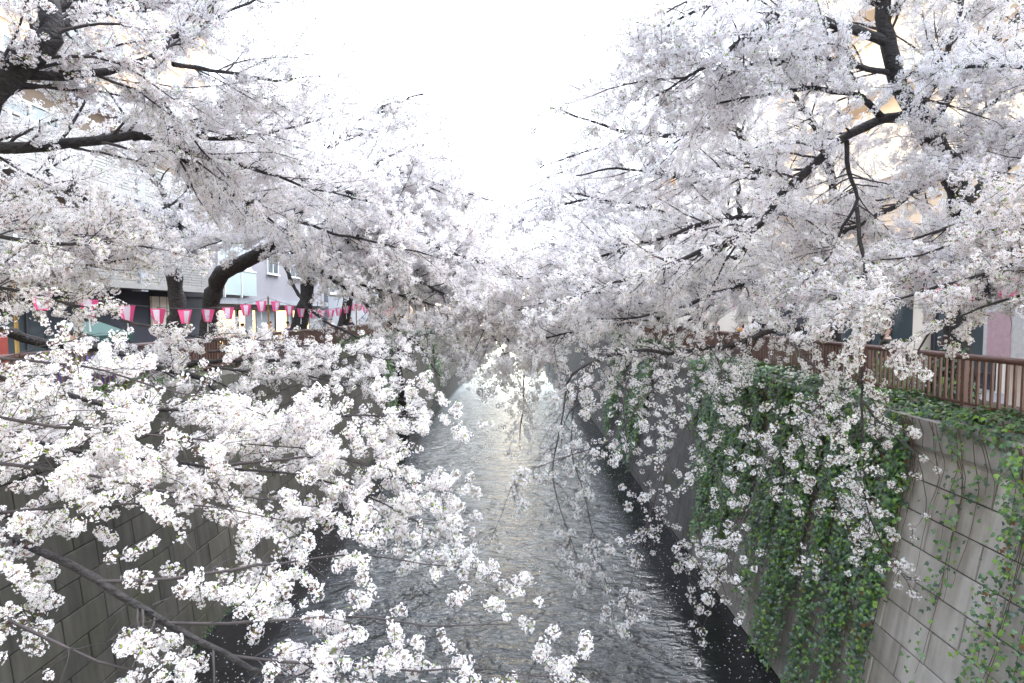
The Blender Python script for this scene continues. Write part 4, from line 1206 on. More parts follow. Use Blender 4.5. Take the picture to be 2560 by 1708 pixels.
# ------------------------------------------------------------------ trees of the right bank
T = Tree('cherry_tree', (8.0, 10.4, -1.66), 'right cherry tree with thick leaning trunk rising behind the railing', 61)
T.limb(guide([(2392, 1030, 10.4), (2390, 900, 10.4), (2398, 700, 10.4), (2402, 580, 10.3), (2396, 490, 10.1), (2366, 410, 9.9), (2330, 350, 9.6), (2295, 290, 9.35)]), 0.26, 0.16, name='trunk', grow=False, sides=14)
ur = dict(droop=0.14, up=0.16, flat=0.65, len1=(0.8, 1.9), sp=0.11, tsp=0.105, cs=0.98, cd=0.105, bias=(0, 0.45, 0.12))
T.limb(guide([(2306, 310, 9.4), (2270, 240, 9.15), (2235, 165, 8.9), (2213, 90, 8.8), (2203, 0, 8.7), (2195, -160, 8.6), (2150, -320, 8.8)]), 0.15, 0.05, t0=0.3, **ur)
T.limb(guide([(2212, 105, 8.8), (2140, 78, 8.6), (2080, 62, 8.5), (2020, 48, 8.4), (1940, 53, 8.3), (1885, 78, 8.2), (1840, 115, 8.1), (1790, 155, 8.0), (1720, 195, 7.9), (1640, 240, 7.8)]), 0.075, 0.014, t0=0.12, **ur)
T.limb(guide([(2220, 40, 8.8), (2270, -20, 9.0), (2340, -90, 9.4), (2450, -140, 9.8)]), 0.06, 0.02, t0=0.1, **ur)
T.limb(guide([(2290, 285, 9.3), (2210, 300, 9.2), (2120, 345, 9.0), (2050, 400, 8.9), (1960, 480, 8.8), (1895, 560, 8.8), (1830, 600, 8.9), (1700, 645, 9.0), (1560, 700, 9.2), (1440, 740, 9.4)]), 0.09, 0.014, t0=0.1, **{**ur, 'sp': 0.11})
T.limb(guide([(2115, 355, 9.0), (2120, 430, 8.8), (2143, 500, 8.6), (2105, 570, 8.5), (2070, 640, 8.4), (1990, 720, 8.3)]), 0.038, 0.010, t0=0.15, **ur)
T.limb(guide([(2140, 520, 8.5), (2150, 600, 8.2), (2155, 700, 7.8), (2150, 850, 7.5), (2153, 1000, 7.2), (2160, 1150, 7.0), (2168, 1290, 6.8), (2230, 1400, 6.7)]), 0.032, 0.006, t0=0.15, **dr)
T.limb(guide([(2396, 520, 10.2), (2480, 440, 10.0), (2560, 380, 9.8), (2680, 340, 9.6)]), 0.12, 0.03, t0=0.2, **ur)
T.limb(guide([(2366, 410, 9.9), (2300, 470, 9.6), (2200, 540, 9.2), (2090, 590, 9.0), (1960, 640, 8.9)]), 0.07, 0.014, t0=0.15, **ur)
T.limb(guide([(2320, 330, 9.5), (2380, 240, 9.4), (2440, 150, 9.4), (2520, 60, 9.5), (2600, -40, 9.6)]), 0.08, 0.02, t0=0.1, **ur)
T.limb(guide([(2203, 10, 8.7), (2120, -40, 8.5), (2000, -50, 8.4), (1860, -20, 8.2), (1740, 30, 8.1), (1660, 70, 8.0)]), 0.06, 0.014, t0=0.1, **ur)
T.limb(guide([(1860, -20, 8.2), (1770, -10, 8.1), (1690, 20, 8.0), (1630, 60, 8.0), (1600, 110, 8.0)]), 0.02, 0.007, t0=0.05, **ur)
T.limb(guide([(1720, 195, 7.9), (1650, 200, 7.9), (1560, 210, 7.9), (1480, 240, 8.0)]), 0.016, 0.006, t0=0.05, **ur)
T.limb(guide([(2245, 190, 9.0), (2150, 170, 8.7), (2040, 140, 8.5), (1930, 150, 8.3), (1820, 190, 8.2)]), 0.05, 0.014, t0=0.1, **ur)
T.limb(guide([(2330, 350, 9.6), (2420, 300, 9.2), (2500, 250, 8.9), (2580, 220, 8.7)]), 0.06, 0.016, t0=0.15, **ur)
T.limb(guide([(2290, 285, 9.3), (2340, 190, 8.9), (2370, 100, 8.6), (2400, 20, 8.4), (2420, -80, 8.4)]), 0.06, 0.018, t0=0.1, **ur)
for g in ([(2300, 300, 9.3), (2340, 340, 8.7), (2390, 390, 8.1), (2440, 430, 7.7)],
          [(2270, 240, 9.1), (2320, 250, 8.6), (2390, 270, 8.2), (2470, 300, 7.9)],
          [(2250, 200, 9.0), (2310, 170, 8.7), (2390, 170, 8.4), (2480, 190, 8.2)]):
    T.limb(guide(g), 0.025, 0.008, t0=0.15, **{**ur, 'bias': (0, 0, 0.1), 'len1': (0.6, 1.3)})
T.limb(guide([(2210, 300, 9.2), (2130, 240, 8.9), (2020, 220, 8.7), (1900, 240, 8.5), (1790, 260, 8.4)]), 0.055, 0.014, t0=0.1, **ur)
T.limb(guide([(2396, 560, 10.2), (2340, 610, 9.6), (2280, 660, 9.0), (2190, 690, 8.5), (2080, 700, 8.2)]), 0.06, 0.014, t0=0.15, **ur)
T.finish(260)

T = Tree('cherry_tree', (8.1, 5.4, -1.66), 'nearest right cherry tree, only its reaching branches in view at the right edge', 62)
T.limb([W_(8.1, 5.4, -1.9), W_(8.0, 5.5, -0.6), W_(7.7, 5.7, 0.8)], 0.26, 0.2, name='trunk', grow=False, sides=14)
nr = dict(droop=0.25, up=0.1, flat=0.5, len1=(0.6, 1.4), sp=0.11, tsp=0.11, cs=0.95, cd=0.11)
T.limb(guide([('w', 7.7, 5.7, 0.8), (2740, 560, 6.9), (2600, 600, 7.0), (2470, 640, 7.1), (2330, 680, 7.2), (2200, 720, 7.4), (2080, 750, 7.6)]), 0.075, 0.012, t0=0.2, **nr)
T.limb(guide([('w', 7.7, 5.7, 0.8), (2700, 430, 7.0), (2560, 470, 7.2), (2420, 540, 7.4), (2280, 600, 7.7)]), 0.07, 0.014, t0=0.2, **nr)
T.limb(guide([('w', 7.7, 5.7, 0.9), (2760, 250, 7.2), (2600, 180, 7.6), (2440, 170, 8.0), (2300, 200, 8.3)]), 0.08, 0.016, t0=0.2, **nr)
T.limb(guide([(2600, 600, 7.0), (2500, 700, 6.9), (2420, 770, 6.8), (2330, 820, 6.8), (2280, 900, 6.7)]), 0.035, 0.008, t0=0.2, **{**dr, 'sp': 0.22})
for az, e0, e1, L in ((200, 58, 22, 5.5), (180, 64, 34, 5.0), (225, 55, 15, 5.5), (250, 50, 20, 5.0), (300, 55, 20, 4.5)):
    T.limb(arc((7.7, 5.6, 0.9), az, e0, e1, L, rg=T.rg), 0.09, 0.02, **cr)
T.twfrac = 0.7
for g in ([('w', 7.5, 5.6, 0.7), (2760, 650, 6.0), (2600, 640, 6.1), (2450, 690, 6.2), (2300, 730, 6.4), (2180, 770, 6.6)],
          [('w', 7.5, 5.6, 0.7), (2760, 720, 5.9), (2620, 720, 6.0), (2500, 750, 6.1), (2400, 790, 6.2)],
          [('w', 7.5, 5.6, 0.8), (2780, 540, 6.2), (2600, 530, 6.4), (2440, 590, 6.6), (2300, 640, 6.8), (2200, 650, 7.0)]):
    T.limb(guide(g), 0.045, 0.009, t0=0.2, **nr)
T.limb(guide([('w', 7.6, 5.7, 1.0), (2720, 50, 7.6), (2560, -30, 8.0), (2400, -60, 8.4)]), 0.07, 0.02, t0=0.2, **nr)
T.limb(guide([('w', 7.7, 5.7, 0.9), (2740, 350, 7.4), (2580, 330, 7.8), (2450, 360, 8.2), (2330, 420, 8.5)]), 0.06, 0.016, t0=0.2, **nr)
T.finish(200)

T = Tree('cherry_tree', (8.1, 14.6, -1.66), 'right cherry tree whose low limb crosses the railing above the ivy', 63)
T.limb(guide([(2074, 940, 14.6), (2076, 800, 14.6), (2070, 700, 14.4), (2050, 620, 14.0)]), 0.25, 0.18, name='trunk', grow=False, sides=14)
T.limb(guide([(2050, 620, 14), (1990, 530, 13.5), (1920, 450, 13.0), (1868, 395, 12.6), (1842, 332, 12.3), (1780, 318, 12.0), (1700, 340, 11.8), (1550, 325, 11.6), (1460, 300, 11.5), (1375, 270, 11.5)]), 0.14, 0.014, t0=0.2, **md)
T.limb(guide([(2074, 820, 14.4), (1932, 828, 12.4), (1877, 848, 11.8), (1800, 868, 11.2), (1688, 881, 10.7), (1600, 877, 10.3), (1500, 900, 9.9), (1417, 960, 9.6)]), 0.09, 0.018, t0=0.3, **{**dr, 'len1': (0.4, 1.1), 'sp': 0.11})
for k, g in enumerate([
    [(1860, 852, 11.6), (1790, 950, 9.8), (1720, 1060, 8.9), (1660, 1180, 8.3), (1620, 1310, 8.0), (1580, 1440, 7.8), (1560, 1540, 7.7)],
    [(1950, 830, 12.4), (2060, 960, 8.6), (2000, 1060, 7.9), (1920, 1150, 7.5), (1870, 1260, 7.2), (1830, 1370, 7.0), (1780, 1480, 6.9), (1760, 1560, 6.9)],
    [(1720, 880, 10.8), (1620, 990, 9.4), (1530, 1100, 8.8), (1430, 1138, 8.5), (1350, 1168, 8.4), (1290, 1196, 8.3), (1240, 1320, 8.2)],
    [(1500, 900, 9.9), (1440, 1000, 9.3), (1430, 1130, 9.0), (1470, 1270, 8.7), (1500, 1400, 8.5), (1530, 1520, 8.4)],
    [(1600, 877, 10.3), (1560, 980, 9.6), (1570, 1110, 9.0), (1610, 1230, 8.6), (1700, 1370, 8.1), (1730, 1500, 7.9)],
    [(1660, 880, 10.6), (1690, 1000, 9.2), (1760, 1120, 8.4), (1800, 1240, 7.9), (1790, 1380, 7.6)],
    [(1417, 960, 9.6), (1400, 1080, 9.3), (1380, 1200, 9.1), (1420, 1330, 8.9), (1450, 1430, 8.8)],
    [(1780, 872, 11.0), (1830, 980, 9.0), (1880, 1080, 8.2), (1960, 1180, 7.6), (2010, 1300, 7.3), (1990, 1400, 7.2)],
    [(2120, 914, 9.5), (2060, 1010, 8.2), (2040, 1110, 7.6), (2080, 1220, 7.3), (2120, 1330, 7.1)],
    [(2153, 1000, 7.4), (2220, 1080, 7.2), (2290, 1140, 7.0), (2310, 1230, 6.9)],
]):
    T.limb(guide(g), 0.017, 0.004, t0=0.08, **dr)
T.limb(guide([(2050, 620, 14), (2080, 500, 13.6), (2060, 380, 13.4), (2000, 260, 13.2), (1900, 150, 13.2)]), 0.12, 0.03, t0=0.1, **md)
T.limb(guide([(1990, 530, 13.5), (1880, 540, 12.8), (1760, 560, 12.2), (1640, 600, 11.8), (1500, 620, 11.5), (1380, 660, 11.4)]), 0.08, 0.014, t0=0.1, **{**md, 'sp': 0.12})
T.limb(guide([(2060, 680, 14.2), (1960, 690, 13), (1840, 720, 12.2), (1720, 760, 11.6), (1600, 790, 11.2), (1480, 800, 11)]), 0.07, 0.014, t0=0.2, **{**md, 'sp': 0.12})
for g in ([(1760, 710, 12.4), (1600, 715, 11.8), (1450, 740, 11.4), (1330, 765, 11.2), (1230, 800, 11.0), (1190, 870, 10.9)],
          [(1700, 790, 12.0), (1560, 810, 11.6), (1420, 835, 11.3), (1320, 855, 11.1), (1230, 900, 11.0)],
          [(1640, 600, 11.8), (1500, 640, 11.5), (1380, 690, 11.3), (1280, 700, 11.2), (1200, 740, 11.2)]):
    T.limb(guide(g), 0.035, 0.007, t0=0.1, **{**md, 'droop': 0.45, 'up': 0.0, 'bias': (0, 0.1, 0), 'cs': 1.0})
T.limb(guide([(1920, 450, 13), (1800, 440, 12.6), (1680, 440, 12.4), (1540, 420, 12.2), (1440, 440, 12)]), 0.06, 0.014, t0=0.1, **md)
T.limb(guide([(1868, 395, 12.6), (1800, 240, 12.6), (1700, 170, 12.8), (1600, 190, 13)]), 0.05, 0.014, t0=0.1, **md)
T.finish(280)

T = Tree('cherry_tree', (8.1, 18.6, -1.66), 'right cherry tree with branch arching low over the middle of the canal', 64)
T.limb(guide([(1898, 900, 18.6), (1900, 760, 18.6), (1880, 660, 18.2), (1850, 600, 17.8)]), 0.26, 0.18, name='trunk', grow=False, sides=14)
T.limb(guide([(1880, 690, 18.2), (1760, 770, 17.2), (1600, 800, 16.4), (1500, 835, 15.8), (1417, 842, 15.2), (1344, 873, 14.8), (1315, 906, 14.4), (1309, 1000, 14), (1300, 1100, 13.7)]), 0.09, 0.012, t0=0.3, **{**dr, 'len1': (0.5, 1.3), 'sp': 0.16, 'droop': 0.6})
T.limb(guide([(1850, 600, 17.8), (1740, 560, 17), (1620, 520, 16.4), (1500, 500, 16), (1380, 520, 15.6), (1290, 560, 15.4)]), 0.1, 0.014, t0=0.12, **md)
T.limb(guide([(1850, 600, 17.8), (1780, 480, 17.4), (1680, 390, 17), (1560, 360, 16.8), (1430, 390, 16.6), (1350, 420, 16.6)]), 0.1, 0.014, t0=0.12, **md)
T.limb(guide([(1850, 600, 17.8), (1840, 450, 17.6), (1780, 320, 17.4), (1680, 230, 17.4), (1540, 210, 17.4), (1420, 230, 17.4)]), 0.1, 0.014, t0=0.12, **md)
T.limb(guide([(1860, 640, 18), (1720, 660, 17), (1560, 690, 16.2), (1420, 700, 15.6), (1290, 740, 15.2), (1230, 800, 15)]), 0.09, 0.012, t0=0.15, **{**md, 'droop': 0.3})
T.limb(guide([(1850, 600, 17.8), (1700, 600, 17), (1540, 600, 16.4), (1400, 610, 16), (1280, 640, 15.6), (1190, 690, 15.4)]), 0.08, 0.012, t0=0.15, **{**md, 'droop': 0.3})
T.limb(guide([(1880, 660, 18.2), (1700, 740, 17), (1540, 770, 16.2), (1400, 790, 15.8), (1270, 830, 15.4), (1200, 880, 15.2)]), 0.06, 0.012, t0=0.25, **{**md, 'droop': 0.35, 'up': 0.02})
T.limb(guide([(1500, 500, 16), (1420, 480, 15.6), (1330, 500, 15.2), (1240, 540, 15), (1180, 590, 14.8)]), 0.03, 0.008, t0=0.1, **md)
T.limb(guide([(1560, 360, 16.8), (1480, 400, 16.4), (1380, 440, 16), (1300, 480, 15.7), (1240, 520, 15.5)]), 0.03, 0.008, t0=0.1, **md)
T.limb(guide([(1760, 770, 17.2), (1620, 880, 15.6), (1500, 960, 14.8), (1420, 1040, 14.2), (1400, 1120, 13.9)]), 0.05, 0.008, t0=0.3, **{**dr, 'sp': 0.18})
T.finish()

RIGHT_FAR = [(24.0, 'right bank cherry tree beyond the bare dark wall panel'), (29.5, 'right bank cherry tree above the second ivy curtain'),
             (36.0, 'right bank cherry tree before the green pipe'), (42.5, 'right bank cherry tree at the right end of the green pipe'),
             (50.0, 'right bank cherry tree, first beyond the green pipe'), (59.0, 'far right bank cherry tree, second beyond the pipe'),
             (70.0, 'farthest white cherry tree on the right bank')]
for i, (y, lab) in enumerate(RIGHT_FAR):
    f = y > 30
    bank_tree(1, y, lab, 80 + i, scale=1.45 if y > 44 else 1.25 if f else 1.08, cs=1.0 if not f else 1.25 if y < 50 else 1.6, dens=0.68 if not f else 0.55 if y < 50 else 0.42).finish()
print('STATS', STATS)

# ------------------------------------------------------------------ ivy
IVY_MATS = [M['ivy_dark'], M['ivy_mid'], M['ivy_fresh'], M['ivy_dry']]
LEAF = np.array([(0, 0, 0), (.34, .10, .02), (.50, .42, -.05), (.24, .50, .02), (0, 1.0, -.10), (-.24, .50, .02), (-.50, .42, -.05), (-.34, .10, .02), (0, .38, .07)])
LEAF_T = np.array([(8, i, (i + 1) % 8) for i in range(8)])


def leaf_cloud(name, parent, P, Nrm, size, mats_p, rg, mats=IVY_MATS, hang=0.75):
    n = len(P)
    if not n: return None
    f = unit(Nrm + rg.normal(0, 0.33, (n, 3)))
    dn = np.array([0, 0, -1.0]) * hang + rg.normal(0, 0.4, (n, 3))
    v = unit(dn - f * np.sum(dn * f, 1, keepdims=True)); u = np.cross(v, f)
    s = size * rg.uniform(0.65, 1.25, n)
    V = P[:, None] + (u[:, None] * LEAF[None, :, 0:1] + v[:, None] * LEAF[None, :, 1:2] + f[:, None] * LEAF[None, :, 2:3]) * s[:, None, None]
    F = (LEAF_T[None] + (np.arange(n) * 9)[:, None, None]).reshape(-1, 3)
    mi = np.repeat(rg.choice(len(mats), n, p=mats_p), 8)
    me = mesh_np(name, V.reshape(-1, 3), F, mats, mi)
    return link(name, me, parent, kind='stuff')


def wall_pt(side, y, z):
    xb, xt = (LB, LT) if side < 0 else (RB_, RT)
    x = xb + (xt - xb) * (z - ZW) / (ZT - ZW)
    if z > ZT: x = xt + (0.1 if side < 0 else -0.1)
    return x


def ivy_curtain(side, y0, y1, zlen, label, seed, per_m=15, leaf=0.062, dens=1.0, mixes=None, fullness=1.0):
    rg = np.random.default_rng(seed)
    root = thing('ivy_plant', label, 'ivy', (wall_pt(side, y0, -1.6), (y0 + y1) / 2, -1.6), 0, 'ivy curtains hanging down the canal walls')
    sgn = 1 if side < 0 else -1
    nv = max(2, int((y1 - y0) * per_m)); P, Nn, SC_, SR = [], [], [], []
    gaps = rg.uniform(y0, y1, max(1, int((y1 - y0) * 0.9)))
    cen = np.arange(y0 + 0.2, y1, 0.56) + rg.normal(0, 0.07, len(np.arange(y0 + 0.2, y1, 0.56)))
    for k in range(nv):
        short = k % 4 == 0
        y = rg.uniform(y0, y1) if short else float(np.clip(rg.choice(cen) + rg.normal(0, 0.075), y0, y1))
        e = min(1.0, min(y - y0, y1 - y) / 0.35 + 0.35)
        L = zlen * min(1, e + 0.25) * rg.uniform(0.62, 1.08)
        if short: L *= rg.uniform(0.2, 0.42)
        elif rg.random() < 0.25: L *= rg.uniform(0.4, 0.8)
        L = min(L, 5.3); n = max(4, int(L / 0.2))
        zz = -1.52 - np.linspace(0, L, n); yy = y + np.cumsum(rg.normal(0, 0.022, n))
        zz = np.maximum(zz, ZW + 0.05)
        off = 0.05 + np.abs(np.cumsum(rg.normal(0, 0.012, n))) + 0.10 * np.clip(1 - np.linspace(0, 3, n), 0, 1)
        C = np.stack([np.array([wall_pt(side, a, b) for a, b in zip(yy, zz)]) + sgn * off, yy, zz], 1)
        c2 = np.stack([np.interp(np.linspace(0, 1, 12), np.linspace(0, 1, n), C[:, q]) for q in range(3)], 1)
        SC_.append(c2); SR.append(np.linspace(0.007, 0.003, 12))
        m = int(L * 34 * dens)
        if rg.random() < 0.12: m = int(m * 0.12)          # bare old stems
        t = rg.uniform(0, 1, m) ** 0.9
        q = np.stack([np.interp(t, np.linspace(0, 1, n), C[:, c]) for c in range(3)], 1)
        thick = rg.uniform(0.02, 0.16, m) * fullness
        q[:, 0] += sgn * thick; q[:, 1] += rg.normal(0, 0.07, m); q[:, 2] += rg.normal(0, 0.05, m)
        P.append(q)
    me = mesh_np('stems', *(lambda r: (r[0], r[1]))(tubes(np.array(SC_), np.array(SR), 4)), (M['vine'],), smooth=True)
    link('stems', me, root, kind='stuff')
    P = np.vstack(P)
    Nn = np.tile(np.array([sgn * 0.8, -0.15, 0.55]), (len(P), 1))
    leaf_cloud('leaves', root, P, Nn, leaf, mixes or [0.44, 0.36, 0.18, 0.02], rg)
    return root


IV = [(8.35, 9.3, 5.4, 'ivy curtain bordering the bare pale wall blocks, broad dark leaves'), (9.3, 10.4, 5.3, 'ivy curtain on the right wall below the hanging pompom branch'),
      (10.45, 11.6, 5.4, 'long ivy curtain on the right wall reaching the dark water'), (11.75, 13.0, 4.6, 'ivy curtain on the right wall, third from the bare blocks reaching midway'),
      (13.1, 14.6, 5.0, 'ivy curtain on the right wall under the low cherry limb'), (14.7, 16.6, 4.6, 'ivy curtain at the end of the long ivy run before the bare dark panel'),
      (16.7, 18.2, 2.2, 'short ivy fringe over the coping beside the bare dark wall panel'),
      (23.5, 27.5, 5.2, 'distant ivy curtain on the right wall just past the bare dark panel'), (29.0, 33.0, 5.0, 'far ivy curtain on the right wall near the pipe')]
for i, (a, b, L, lab) in enumerate(IV):
    ivy_curtain(1, a, b, L, lab, 500 + i, per_m=34 if a < 20 else 13, leaf=0.072 if a < 20 else 0.12, dens=1.25 if a < 20 else 0.75)
ivy_curtain(1, 5.0, 6.45, 5.4, 'bright yellow green ivy at the extreme right edge of the wall', 530, per_m=19, leaf=0.06, mixes=[0.30, 0.40, 0.25, 0.05], dens=1.3, fullness=1.8)
ivy_curtain(1, 6.5, 7.5, 3.2, 'thin trailing ivy strands over the pale blocks at the right', 531, per_m=9, leaf=0.066, dens=0.4)
ivy_curtain(1, 7.5, 8.35, 2.6, 'bare brown ivy stems trailing down the pale wall blocks', 532, per_m=14, leaf=0.06, dens=0.05)
ivy_curtain(-1, 29.6, 33.0, 5.0, 'dark ivy curtain on the left wall before the forward section', 540, per_m=9, leaf=0.10, dens=0.7)
ivy_curtain(-1, 42.6, 46.0, 5.2, 'dark ivy curtain on the left wall beyond the forward section', 541, per_m=9, leaf=0.11, dens=0.7)
ivy_curtain(-1, 49.0, 53.0, 5.0, 'farthest ivy curtain on the left canal wall', 542, per_m=7, leaf=0.12, dens=0.6)


def shrub(name, label, cx, y0, y1, rx, rz, z0, n, leaf, mixes, seed, cat='shrub', group=None, stems=6):
    rg = np.random.default_rng(seed)
    t = thing(name, label, cat, (cx, (y0 + y1) / 2, z0), 0, group)
    yc, ry = (y0 + y1) / 2, (y1 - y0) / 2
    d = unit(rg.normal(0, 1, (n, 3))); d[:, 2] = np.abs(d[:, 2])
    rad = rg.uniform(0.55, 1.0, n) ** 0.5
    lump = 1 + 0.22 * np.sin(d[:, 1] * 9 + seed) * np.cos(d[:, 0] * 7) + rg.normal(0, 0.06, n)
    if ry > rx * 2.2:   # long hedge
        y = rg.uniform(y0, y1, n); a = rg.uniform(0, math.pi, n)
        bump = 1 + 0.2 * np.sin(y * 3.1 + seed) + 0.12 * np.sin(y * 7.7)
        P = np.stack([cx + np.cos(a) * rx * rad * bump, y, z0 + np.sin(a) * rz * rad * bump], 1)
        Nn = np.stack([np.cos(a), np.zeros(n), np.sin(a) + 0.3], 1)
    else:
        P = np.stack([cx + d[:, 0] * rx * rad * lump, yc + d[:, 1] * ry * rad * lump, z0 + d[:, 2] * rz * rad * lump], 1)
        Nn = d + np.array([0, 0, 0.3])
    leaf_cloud('foliage', t, P, unit(Nn), leaf, mixes, rg, hang=0.4)
    mb = MB()
    for k in range(stems):
        y = yc + ry * 0.7 * (2 * k / max(1, stems - 1) - 1)
        mb.tube([(cx, y, z0 - 0.08), (cx + rg.normal(0, .1) * rx, y + rg.normal(0, .05), z0 + rz * 0.4), (cx + rg.normal(0, .4) * rx, y + rg.normal(0, .15), z0 + rz * 0.85)], [0.014, 0.01, 0.005], 5)
    mb.build('stems', M['vine'], t, kind='stuff')
    return t


shrub('ivy_bank', 'thick ivy bank spilling over the right coping below the railing', 6.35, 5.0, 18.4, 0.50, 0.33, -1.66, 9000, 0.075, [0.50, 0.38, 0.10, 0.02], 601, 'ivy', None, 24)
shrub('ivy_bank', 'distant ivy on the right coping between the wall panels', 6.4, 22.5, 40, 0.42, 0.30, -1.62, 3200, 0.11, [0.55, 0.36, 0.08, 0.01], 602, 'ivy', None, 16)
shrub('shrub', 'bright green round shrub just behind the right railing', 7.75, 10.9, 12.9, 0.5, 0.62, -1.62, 1800, 0.055, [0.12, 0.38, 0.48, 0.02], 603)
shrub('trunk_ivy', 'ivy wrapped round the foot of the right leaning trunk', 7.95, 9.9, 10.9, 0.42, 1.0, -1.62, 1100, 0.075, [0.5, 0.4, 0.1, 0], 604, 'ivy')
shrub('shrub', 'dark bush at the right bank beside the bare wall panel', 7.7, 14.9, 16.6, 0.45, 0.6, -1.62, 1300, 0.06, [0.5, 0.42, 0.08, 0], 605)
shrub('shrub', 'brown twiggy bush at the foot of the bent trunk by the lanterns', -8.4, 15.7, 16.7, 0.5, 1.25, -1.62, 1300, 0.06, [0.55, 0.25, 0.02, 0.18], 606, stems=14)
shrub('shrub', 'dark green bush before the lit shop window', -8.5, 16.9, 17.7, 0.4, 0.95, -1.62, 1100, 0.07, [0.62, 0.32, 0.06, 0], 607)
shrub('shrub', 'low fresh green plants under the sign on the left railing', -7.55, 8.2, 13.5, 0.22, 0.34, -1.62, 1100, 0.06, [0.25, 0.40, 0.35, 0], 608)
shrub('shrub', 'low planting along the left railing before the pipe', -7.6, 24, 40, 0.3, 0.4, -1.62, 1600, 0.1, [0.5, 0.4, 0.1, 0], 609)

# moss line at the waterline of the left wall
rg = np.random.default_rng(77)
n = 2600
yy = rg.uniform(6, 40, n); zz = ZW + np.abs(rg.normal(0, 0.07, n))
P = np.stack([np.array([wall_pt(-1, a, b) for a, b in zip(yy, zz)]) + 0.01 + rg.uniform(0, .02, n), yy, zz], 1)
o = leaf_cloud('moss', None, P, np.tile(np.array([0.9, 0, 0.3]), (n, 1)), 0.045, [0.6, 0.4, 0, 0], rg)
tag(o, 'green moss fringe along the waterline of the left wall', 'moss', kind='stuff')

# ------------------------------------------------------------------ petals on the water
n = 15000
xx = rg.uniform(-6.6, 5.0, n); yy = 8.5 + 38 * rg.uniform(0, 1, n) ** 1.5
edge = np.minimum(xx + 6.6, 5.0 - xx)
ok = (rg.uniform(0, 1, n) < np.where(edge < 1.9, 1.0, 0.10)) & (0.5 + 0.5 * np.sin(xx * 2.1 + yy * 0.9) * np.sin(yy * 1.7 - xx) > rg.uniform(0, 0.75, n))
xx, yy = xx[ok], yy[ok]; n = len(xx)
a = rg.uniform(0, 6.28, n); s = rg.uniform(0.007, 0.014, n) * (1 + (rg.uniform(0, 1, n) < 0.06) * 1.2)
ang = np.array([0, 1.2, 2.5, 3.8, 5.1]); rr = np.array([1, .75, 1.0, .8, .85])
V = np.stack([xx[:, None] + np.cos(a[:, None] + ang) * s[:, None] * rr, yy[:, None] + np.sin(a[:, None] + ang) * s[:, None] * rr * 1.1, np.full((n, 5), ZW + 0.006)], -1)
me = mesh_np('floating_petals', V.reshape(-1, 3), np.arange(n * 5).reshape(n, 5), (M['petal'],))
o = link('floating_petals', me); tag(o, 'fallen white petals floating on the dark water', 'petals', kind='stuff')
# fallen petals lying on the copings
n = 1800
sd = rg.random(n) < 0.5
xx = np.where(sd, rg.uniform(-7.6, -7.2, n), rg.uniform(5.95, 6.3, n)); yy = rg.uniform(6.2, 30, n)
a = rg.uniform(0, 6.28, n); s = rg.uniform(0.007, 0.012, n)
V = np.stack([xx[:, None] + np.cos(a[:, None] + ang) * s[:, None] * rr, yy[:, None] + np.sin(a[:, None] + ang) * s[:, None] * rr, np.full((n, 5), -1.544)], -1)
me = mesh_np('fallen_petals', V.reshape(-1, 3), np.arange(n * 5).reshape(n, 5), (M['petal'],))
o = link('fallen_petals', me); tag(o, 'fallen petals lying on the wall copings', 'petals', kind='stuff')


# ------------------------------------------------------------------ people
def skin_mesh(name, verts, edges, radii, m, parent, sub=2, loc=(0, 0, 0)):
    me = bpy.data.meshes.new(name); me.from_pydata(verts, edges, []); me.materials.append(m); me.update()
    o = bpy.data.objects.new(name, me); COL.objects.link(o); o.parent = parent
    sk = o.modifiers.new('skin', 'SKIN'); sk.use_smooth_shade = True; sk.branch_smoothing = 0.6
    for i, r in enumerate(radii):
        sv = me.skin_vertices[0].data[i]; sv.radius = r if isinstance(r, tuple) else (r, r); sv.use_root = (i == 0)
    sb = o.modifiers.new('smooth', 'SUBSURF'); sb.levels = sub; sb.render_levels = sub
    return o


